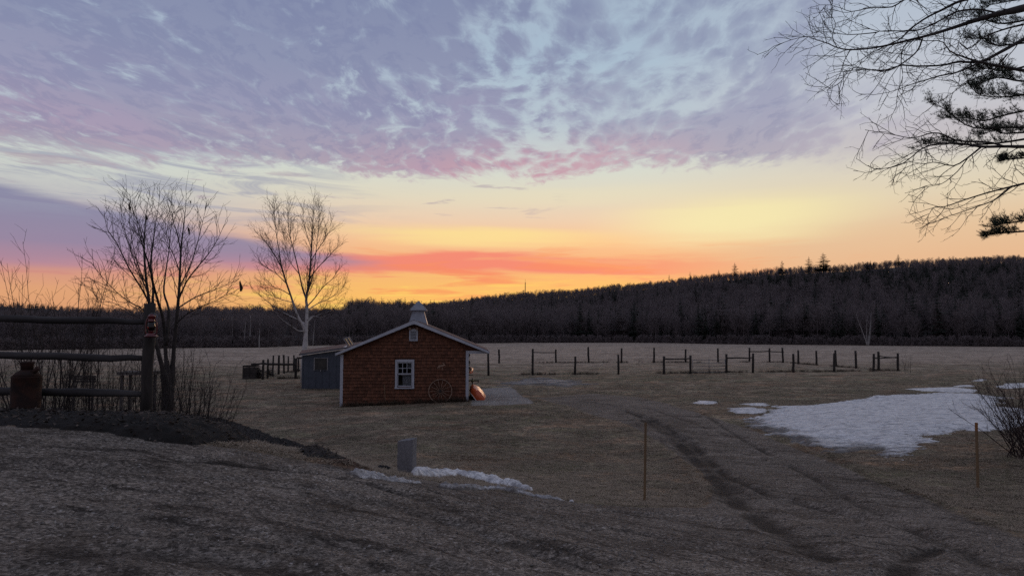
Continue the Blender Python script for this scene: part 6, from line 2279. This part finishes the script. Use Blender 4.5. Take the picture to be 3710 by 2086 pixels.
def skyline_trees():
    """evergreens and pale trunks that can be told apart"""
    spec = [  # px, top py, depth, kind seed, label
        (2662, 955, 560, 'pine', 1, 'lone open pine on the ridge, leftmost of the three clear skyline pines'),
        (2833, 946, 560, 'pine', 2, 'small ragged pine on the ridge between two larger skyline pines'),
        (2930, 932, 540, 'pine', 3, 'pine standing just left of the tallest ridge pine'),
        (2982, 917, 540, 'pine', 4, 'tallest and broadest pine on the wooded ridge'),
        (2742, 972, 575, 'spire', 5, 'small pointed fir on the ridge between two skyline pines'),
        (2604, 978, 575, 'spire', 6, 'dark pointed fir left of the lone ridge pine'),
        (2500, 985, 585, 'spire', 7, 'pointed fir where the ridge begins to steepen'),
        (2424, 995, 590, 'spire', 8, 'small fir on the lower right slope of the skyline'),
        (3254, 924, 560, 'pine', 9, 'ragged pine low on the right end of the ridge'),
        (1448, 1085, 255, 'spire', 10, 'tallest dark fir left of the roof vent'),
        (1425, 1097, 262, 'spire', 11, 'smaller fir left of the roof vent, second of the group'),
        (1475, 1098, 258, 'spire', 12, 'short fir directly left of the roof vent cap'),
        (1395, 1101, 265, 'spire', 13, 'lowest fir at the left end of the group by the roof vent'),
        (1560, 1088, 300, 'spire', 14, 'stubby fir right of the roof vent on the rising skyline'),
        (1710, 1070, 420, 'spire', 15, 'single fir on the skyline above the right roof slope'),
    ]
    for px, ty, d, kind, seed, lab in spec:
        t = P(px, ty - (2 if kind == 'pine' else 0), d)
        z0 = float(np.maximum(hill_z(np.array([t.x]), np.array([float(d)]))[0], 0)) - .3
        H = max(t.z - z0, 6.0)
        root = thing('ridge_pine' if kind == 'pine' else 'fir_tree', (t.x, d, z0), lab, 'tree', 'evergreens on the skyline')
        if kind == 'pine':
            V, F = conifer_arrays(seed + 50, H, H * (.30 if seed == 4 else .21), 13, .45, .36, .45, .10, 1.1, 2.2)
        else:
            V, F = conifer_arrays(seed + 50, H, H * .19, 13, .3, fat=2.0)
        nt_ = 2 * 2 * 5                                # trunk triangles come last
        tv = V[-15:]; tf = F[-nt_:] - (len(V) - 15)
        np_mesh('trunk', tv + np.array([t.x, d, z0]), tf, M['pine_bark'], root)
        np_mesh('crown', V[:-15] + np.array([t.x, d, z0]), F[:-nt_], M['conifer'], root, False)
    for px, base, top, d, seed, lab, nst in ((893, 1236, 1140, 158, 1, 'pale birch trunk in the left wood, left of a close pair', 1), (912, 1236, 1148, 159, 2, 'second pale birch trunk in the left wood', 1), (948, 1246, 1165, 157, 3, 'short pale birch trunk left of the white barked birch', 1), (1140, 1225, 1150, 178, 4, 'faint pale birch trunk right of the white barked birch', 1), (3130, 1228, 1130, 176, 5, 'pale many-stemmed birch at the wood edge right of the gate', 4), (850, 1235, 1150, 160, 6, 'pale birch trunk at the left wood edge above the crate', 1)):
        rng = random.Random(seed)
        b = P(px, base, d)
        root = thing('forest_birch', (b.x, d, 0), lab, 'tree', 'pale birches at the wood edge')
        H = P(px, top, d).z
        m = MB(); T = Tubes()
        for s in range(nst):
            sp = .0 if nst == 1 else (s - 1.5) * .16
            pts = shoot(Vector((b.x + s * .1, d - 1.5, -.2)), Vector((sp, .05, 1)), H * rng.uniform(.9, 1.1), 9, .03, .03, rng)
            m.tube(pts, [.12 - .10 * i / 8 for i in range(9)], 6)
            grow(T, pts, .05, .02, 0, [dict(n=12, t0=.35, ang=38, len=.22, fall=.4, rr=.5, rmin=.028, seg=4, trop=.1), dict(n=5, t0=.2, ang=36, len=.4, rr=.7, rmin=.02, seg=3)], rng)
        m.build('trunk', M['pale_bark'], root); T.build('crown', M['wood_bare'], root)
    # radio mast on the ridge
    d = 600
    a, b = P(1903, 1062, d), P(1903, 1022, d)
    a.z -= 14
    t = thing('radio_mast', a, 'thin radio mast rising above the wooded skyline', 'mast')
    for dx, dy in ((-.35, 0), (.35, 0), (0, .5)):
        MB().tube([a + Vector((dx, dy, 0)), b + Vector((dx * .5, dy * .5, 0))], .10, 4).build('leg', M['iron'], t)
    for k in range(9):
        p = a.lerp(b, (k + .5) / 9)
        MB().box(p, (.9, .12, .12)).build('brace', M['iron'], t)
    MB().tube([b, b + Vector((0, 0, 2.5))], .08, 4).build('antenna', M['iron'], t)
    # pale cabin roof glimpsed in the wood
    c = P(2797, 1200, 215)
    t = thing('cabin', (c.x, 215, 0), 'tiny pale roofed cabin glimpsed inside the dark wood', 'cabin')
    MB().box((c.x, 216.5, c.z - 1.3), (4.2, 3.0, 2.2)).build('wall', M['plank_dark'], t)
    r = MB(); r.prism([(c.x - 2.5, 214.7, c.z - .30), (c.x + 2.5, 214.7, c.z + .35), (c.x + 2.5, 214.7, c.z + .45), (c.x - 2.5, 214.7, c.z - .18)], (0, 3.8, 0)); r.build('roof', M['cap_grey'], t)
    MB().box((c.x - .8, 214.95, c.z - 1.2), (.7, .06, .8)).build('window', M['pane_glass'], t)


skyline_trees()

# ------------------------------------------------------------------ snow, mulch, grass, stones
def crop7(pts):
    return poly_ground([(2400 + a / 1.842, 1300 + b / 1.842) for a, b in pts])


def snow_sheet(name, poly, label, h=.06, cell=.07, rag=.55, seed=1, dirt=0.0, edge=.6, holes=0.0, cat='snow', grimy=None):
    x0, y0 = poly.min(0) - 1.0; x1, y1 = poly.max(0) + 1.0
    nx, ny = int((x1 - x0) / cell) + 2, int((y1 - y0) / cell) + 2
    X, Y = np.meshgrid(np.linspace(x0, x1, nx), np.linspace(y0, y1, ny))
    sd = inside_dist(X, Y, poly)
    n = fbm(X, Y * 1.6, .9, 5, seed) * 2.0 + fbm(X, Y * 2.4, 3.5, 4, seed + 9) * 1.3 + fbm(X * .7, Y * 2.4, 9.0, 3, seed + 19) * .7
    m = sd / edge + n * rag
    if holes:
        m -= holes * sstep(fbm(X, Y * 2.0, .55, 4, seed + 31), .02, .16) * 3.0
    prof = np.where(m > 0, 1 - np.exp(-np.clip(m, 0, 9) * 1.1), np.clip(m, -2, 0) * 1.0)
    z0 = ground_fields(X, Y)[0]
    bumps = fbm(X, Y, 1.4, 4, seed + 5) * .05 + fbm(X, Y * 1.8, 5.0, 3, seed + 7) * .03
    Z = z0 + prof * h + np.where(m > 0, bumps * np.clip(m, 0, 1), 0)
    keep = m > -.5
    F_keep = keep[:-1, :-1] | keep[1:, 1:] | keep[1:, :-1] | keep[:-1, 1:]
    idx = np.arange(nx * ny).reshape(ny, nx)
    F = np.stack([idx[:-1, :-1], idx[:-1, 1:], idx[1:, 1:], idx[1:, :-1]], -1)[F_keep]
    used, inv = np.unique(F, return_inverse=True)
    V = np.stack([X, Y, Z], -1).reshape(-1, 3)[used]
    d = dirt + np.clip(.9 - m, 0, 1) * .42
    if grimy is not None:
        gd, _ = path_dist(X, Y, grimy)
        d = d + .55 * np.exp(-(gd / 1.1) ** 2) * np.clip(.8 + 2 * fbm(X, Y * 2, .8, 4, seed + 3), 0, 1.3)
    d = d.ravel()[used]
    o = np_mesh(name, V, inv.reshape(-1, 4), M['snow'], None, True, {'dirt': d})
    return tag(o, label, cat, None, 'stuff')


snow_sheet('snow_patch', crop7([(585, 392), (650, 372), (780, 318), (890, 312), (1050, 308), (1190, 292), (1330, 272), (1420, 248), (1560, 243), (1700, 238), (1850, 226), (2000, 230), (2140, 236), (2300, 266), (2180, 288), (2210, 312), (2420, 338), (2480, 440), (2150, 482), (2000, 477), (1850, 492), (1700, 516), (1840, 550), (1690, 577), (1640, 602), (1620, 640), (1500, 646), (1430, 612), (1330, 590), (1290, 555), (1225, 545), (1225, 580), (1330, 606), (1240, 640), (1150, 640), (1050, 590), (950, 575), (850, 535), (700, 480), (600, 440)]),
           'large old snow patch melting on the grass at the right', .10, .055, .75, 3, 0.0, .9, grimy=crop7([(600, 420), (700, 480), (850, 535), (950, 575), (1050, 595), (1150, 635), (1240, 635), (1330, 600)]))
snow_sheet('snow_strip', crop7([(1620, 200), (1750, 193), (1950, 190), (2105, 205), (2080, 222), (1900, 222), (1750, 214)]), 'long thin strip of snow just behind the large snow patch', .07, .09, .35, 13, 0, .5)
snow_sheet('snow_strip', crop7([(1930, 180), (2000, 174), (2095, 178), (2060, 187), (1970, 188)]), 'short sliver of snow behind the long thin strip', .06, .09, .3, 15, 0, .4)
snow_sheet('snow_strip', crop7([(2062, 146), (2110, 136), (2165, 138), (2130, 149)]), 'farthest sliver of snow in the grass at the right', .06, .09, .3, 17, 0, .4)
snow_sheet('snow_strip', crop7([(2225, 186), (2290, 164), (2480, 158), (2480, 190), (2300, 196)]), 'snow remnant at the right edge above the bare bush', .06, .09, .45, 19, 0, .5)
snow_sheet('snow_scrap', crop7([(196, 288), (250, 278), (352, 282), (360, 298), (280, 304)]), 'small isolated scrap of snow left of the large patch', .06, .05, .9, 21, 0, .4)
snow_sheet('snow_scrap', crop7([(450, 340), (520, 322), (650, 322), (670, 340), (600, 362), (500, 362)]), 'ragged scrap of snow touching the left tip of the large patch', .06, .05, 1.0, 23, 0, .45)
snow_sheet('snow_scrap', crop7([(545, 300), (640, 292), (720, 298), (700, 314), (600, 310)]), 'thin scrap of snow above the left tip of the large patch', .05, .05, 1.0, 25, 0, .4)
snow_sheet('snow_scrap', crop7([(1560, 672), (1600, 668), (1640, 676), (1610, 686)]), 'tiny scrap of snow in front of the large patch', .05, .05, .4, 27, .1, .25)
snow_sheet('slush_patch', poly_ground([(1812, 1398), (1850, 1380), (1910, 1370), (2010, 1370), (2090, 1380), (2120, 1392), (2060, 1400), (1960, 1392), (1870, 1397)]), 'dirty broken slush on the barnyard ground right of the building', .09, .10, 1.5, 29, .75, 1.0, .7)


def snow_ridge(name, pix, half, hgt, seed, label, dirt):
    poly = poly_ground(pix)
    x0, y0 = poly.min(0) - .8; x1, y1 = poly.max(0) + .8
    c = .02
    X, Y = np.meshgrid(np.arange(x0, x1, c), np.arange(y0, y1, c))
    d, al = path_dist(X, Y, poly)
    w = half * (1 + 1.3 * fbm(X, Y, 1.6, 3, seed)) * (sstep(al, -.02, .12) * (1 - .6 * sstep(al, .75, 1.0)) + .04)
    m = 1 - (d / w) ** 2
    n = fbm(X, Y, 3.5, 4, seed + 3)
    m = m + n * .9
    Z = ground_fields(X, Y)[0] + np.where(m > 0, hgt * np.clip(m, 0, 1.4) ** .8 * (1 - .35 * al) + n * .06 + fbm(X, Y, 12, 3, seed + 8) * .07 + fbm(X, Y, 26, 2, seed + 12) * .05, m * .06)
    keep = m > -.6
    K = keep[:-1, :-1] | keep[1:, 1:]
    ny, nx = X.shape
    idx = np.arange(nx * ny).reshape(ny, nx)
    F = np.stack([idx[:-1, :-1], idx[:-1, 1:], idx[1:, 1:], idx[1:, :-1]], -1)[K]
    used, inv = np.unique(F, return_inverse=True)
    V = np.stack([X, Y, Z], -1).reshape(-1, 3)[used]
    dd = (dirt + np.clip(.3 - m, 0, 1) * .6 + n * .4).ravel()[used]
    o = np_mesh(name, V, inv.reshape(-1, 4), M['snow'], None, True, {'dirt': dd})
    return tag(o, label, 'snow', None, 'stuff')


snow_ridge('snow_ridge', [(1500, 1722), (1560, 1720), (1640, 1718), (1720, 1728), (1800, 1748), (1910, 1775)], .20, .10, 41, 'low crusty ridge of plowed snow right of the granite post', .30)
snow_ridge('snow_ridge', [(1265, 1722), (1340, 1728), (1420, 1738), (1520, 1748)], .11, .03, 45, 'dirty ice strip at the drive edge below the granite post', .62)
snow_ridge('snow_ridge', [(1590, 1762), (1680, 1764), (1800, 1772), (1920, 1792), (2070, 1818)], .12, .045, 47, 'long dirty ice strip along the drive in front of the snow ridge', .62)


def mulch():
    rng = np.random.default_rng(5)
    x0, y0 = MULCH.min(0) - .4; x1, y1 = MULCH.max(0) + .4
    x0 = max(x0, -13.0)
    c = .035
    X, Y = np.meshgrid(np.arange(x0, x1, c), np.arange(y0, y1, c))
    sd = inside_dist(X, Y, MULCH)
    n = fbm(X, Y, 1.2, 4, 91)
    n2 = fbm(X, Y, 7.0, 3, 95)
    m = sd + n * .25 + n2 * .08
    tail = 1 - .82 * sstep(X, -4.1, -3.2)
    rise = (.10 * sstep(X, -6.2, -4.6) + .06) * tail
    Z = ground_fields(X, Y)[0] + np.where(m > 0, rise * (1 - np.exp(-m * 5)) + (n2 * .06 + n * .06 * np.clip(m * 4, 0, 1)) * tail, m * .4)
    keep = m > -.15
    K = keep[:-1, :-1] | keep[1:, 1:]
    ny, nx = X.shape
    idx = np.arange(nx * ny).reshape(ny, nx)
    F = np.stack([idx[:-1, :-1], idx[:-1, 1:], idx[1:, 1:], idx[1:, :-1]], -1)[K]
    used, inv = np.unique(F, return_inverse=True)
    V = np.stack([X, Y, Z], -1).reshape(-1, 3)
    o = np_mesh('mulch_bed', V[used], inv.reshape(-1, 4), M['mulch_soil'])
    tag(o, 'bank of dark leaf mulch under the fence and along the drive', kind='structure')
    # chips and leaf litter lying on it
    sel = np.flatnonzero((m > .0).ravel())
    sel = rng.choice(sel, 15000)
    p = V[sel] + rng.uniform(-.018, .018, (len(sel), 3)) * np.array([1, 1, .4]) + np.array([0, 0, .008])
    L = rng.uniform(.010, .032, len(sel)); Wd = L * rng.uniform(.25, .7, len(sel))
    a = rng.uniform(0, 6.28, len(sel))
    ti = rng.normal(0, .45, (len(sel), 2))
    u = np.stack([np.cos(a), np.sin(a), ti[:, 0]], -1); v = np.stack([-np.sin(a), np.cos(a), ti[:, 1]], -1)
    q0 = p - u * L[:, None] - v * Wd[:, None]; q1 = p + u * L[:, None] - v * Wd[:, None] * .6
    q2 = p + u * L[:, None] * .8 + v * Wd[:, None]; q3 = p - u * L[:, None] + v * Wd[:, None] * .8
    top = np.stack([q0, q1, q2, q3], 1)
    bot = top - np.array([0, 0, .006])
    VV = np.concatenate([top, bot], 1).reshape(-1, 3)
    b = (np.arange(len(sel)) * 8)[:, None, None]
    f = np.array([[0, 1, 2, 3], [4, 7, 6, 5], [0, 4, 5, 1], [1, 5, 6, 2], [2, 6, 7, 3], [3, 7, 4, 0]])[None]
    o = np_mesh('mulch_chips', VV, (b + f).reshape(-1, 4), M['mulch_chip'], None, False)
    tag(o, 'loose chips and leaf litter on the dark mulch bank', 'mulch', None, 'stuff')


mulch()

TUFT = bpy.data.collections.new('tuft_kinds')
STON = bpy.data.collections.new('stone_kinds')


def tuft_proto(i, blades, ln, flat):
    rng = random.Random(500 + i)
    V, F = [], []
    for _ in range(blades):
        a = rng.uniform(0, 6.28)
        r = rng.uniform(0, .05)
        p = Vector((math.cos(a * 3) * r, math.sin(a * 3) * r, -.004))
        d = Vector((math.cos(a), math.sin(a), rng.uniform(.15, 1.0) * flat)).normalized()
        l = ln * rng.uniform(.5, 1.2)
        s = Vector((-d.y, d.x, 0)).normalized() * rng.uniform(.0016, .003)
        m = p + d * l * .55
        t = m + (d + Vector((0, 0, -.55))).normalized() * l * .45
        k = len(V)
        V += [tuple(p - s), tuple(p + s), tuple(m + s), tuple(m - s), tuple(t)]
        F += [(k, k + 1, k + 2, k + 3), (k + 3, k + 2, k + 4, k + 4)]
    F3 = [(a, b, c) for a, b, c, d in F] + [(a, c, d) for a, b, c, d in F if c != d]
    o = np_mesh('tuft_%d' % i, np.array(V), np.array(F3), M['straw' if i < 3 else 'weed_dark'], None, False)
    COL.objects.unlink(o); TUFT.objects.link(o)


for i, (b, l, f) in enumerate([(16, .07, .6), (14, .09, .45), (18, .055, .8), (22, .30, 2.2), (20, .40, 2.6)]):
    tuft_proto(i, b, l, f)


def stone_proto(i):
    rng = random.Random(700 + i)
    bm = bmesh.new(); bmesh.ops.create_icosphere(bm, subdivisions=1, radius=.01)
    sx, sy, sz = rng.uniform(.8, 1.4), rng.uniform(.7, 1.1), rng.uniform(.4, .75)
    for v in bm.verts:
        k = rng.uniform(.75, 1.2)
        v.co = Vector((v.co.x * sx * k, v.co.y * sy * k, v.co.z * sz * k))
    me = bpy.data.meshes.new('stone_%d' % i); bm.to_mesh(me); bm.free(); me.materials.append(M['stone'])
    STON.objects.link(bpy.data.objects.new('stone_%d' % i, me))


for i in range(5):
    stone_proto(i)


def litter():
    rg = np.random.default_rng(17)

    def spread(n, ymin, ymax, xf):
        y = ymin * (ymax / ymin) ** rg.random(n)
        x = rg.uniform(-1, 1, n) * (xf * y + 1.5)
        return x, y
    # dead grass on the lawn
    x, y = spread(90000, 8.5, 46.0, .80)
    z, gr, mud, fi, gn = ground_fields(x, y)
    ok = (gr < .3) & (rg.random(len(x)) < 1.05 - mud * .8 - .35 * sstep(fbm(x, y, .5, 3, 77), -.05, .15))
    ok &= inside_dist(x, y, MULCH) < 0
    x, y, z = x[ok], y[ok], z[ok]
    scatter('dead_grass', np.stack([x, y, z], -1), rg.uniform(.7, 1.5, len(x)) * (1 + .012 * y), rg.uniform(0, 6.28, len(x)), rg.integers(0, 3, len(x)), TUFT, 'matted dead grass blades covering the lawn', 'grass')
    # tall weeds along the fence lines
    px = []
    for a, b, n, s in (((1770, 1359), (3253, 1343), 1500, .18), ((1800, 1315), (2837, 1312), 1200, .25), ((2837, 1313), (3190, 1340), 500, .25), ((880, 1373), (1090, 1371), 260, .25), ((1240, 1474), (1690, 1455), 420, .10), ((980, 1362), (1070, 1345), 160, .3)):
        A, B = np.array(on_ground(*a)), np.array(on_ground(*b))
        t = rg.random(n)[:, None]
        q = A + (B - A) * t + rg.normal(0, s, (n, 2))
        clump = fbm(q[:, 0], q[:, 1], .5, 3, 83)
        px.append(q[clump > -.06])
    q = np.concatenate(px)
    z = ground_fields(q[:, 0], q[:, 1])[0]
    scatter('tall_weeds', np.stack([q[:, 0], q[:, 1], z - .02], -1), rg.uniform(.4, 1.1, len(q)), rg.uniform(0, 6.28, len(q)), rg.integers(3, 5, len(q)), TUFT, 'dark unmown weeds along the fence lines and wall foot', 'weeds')
    # stones on the drive
    x, y = spread(30000, 3.9, 20.0, .80)
    z, gr, mud, fi, gn = ground_fields(x, y)
    ok = (gr > .45) & (inside_dist(x, y, MULCH) < 0) & (rg.random(len(x)) > mud * 1.6)
    x, y, z = x[ok], y[ok], z[ok]
    sc = .35 + rg.random(len(x)) ** 5 * 1.3
    scatter('gravel', np.stack([x, y, z + .001], -1), sc, rg.uniform(0, 6.28, len(x)), rg.integers(0, 5, len(x)), STON, 'loose gravel stones strewn over the drive', 'gravel')


litter()
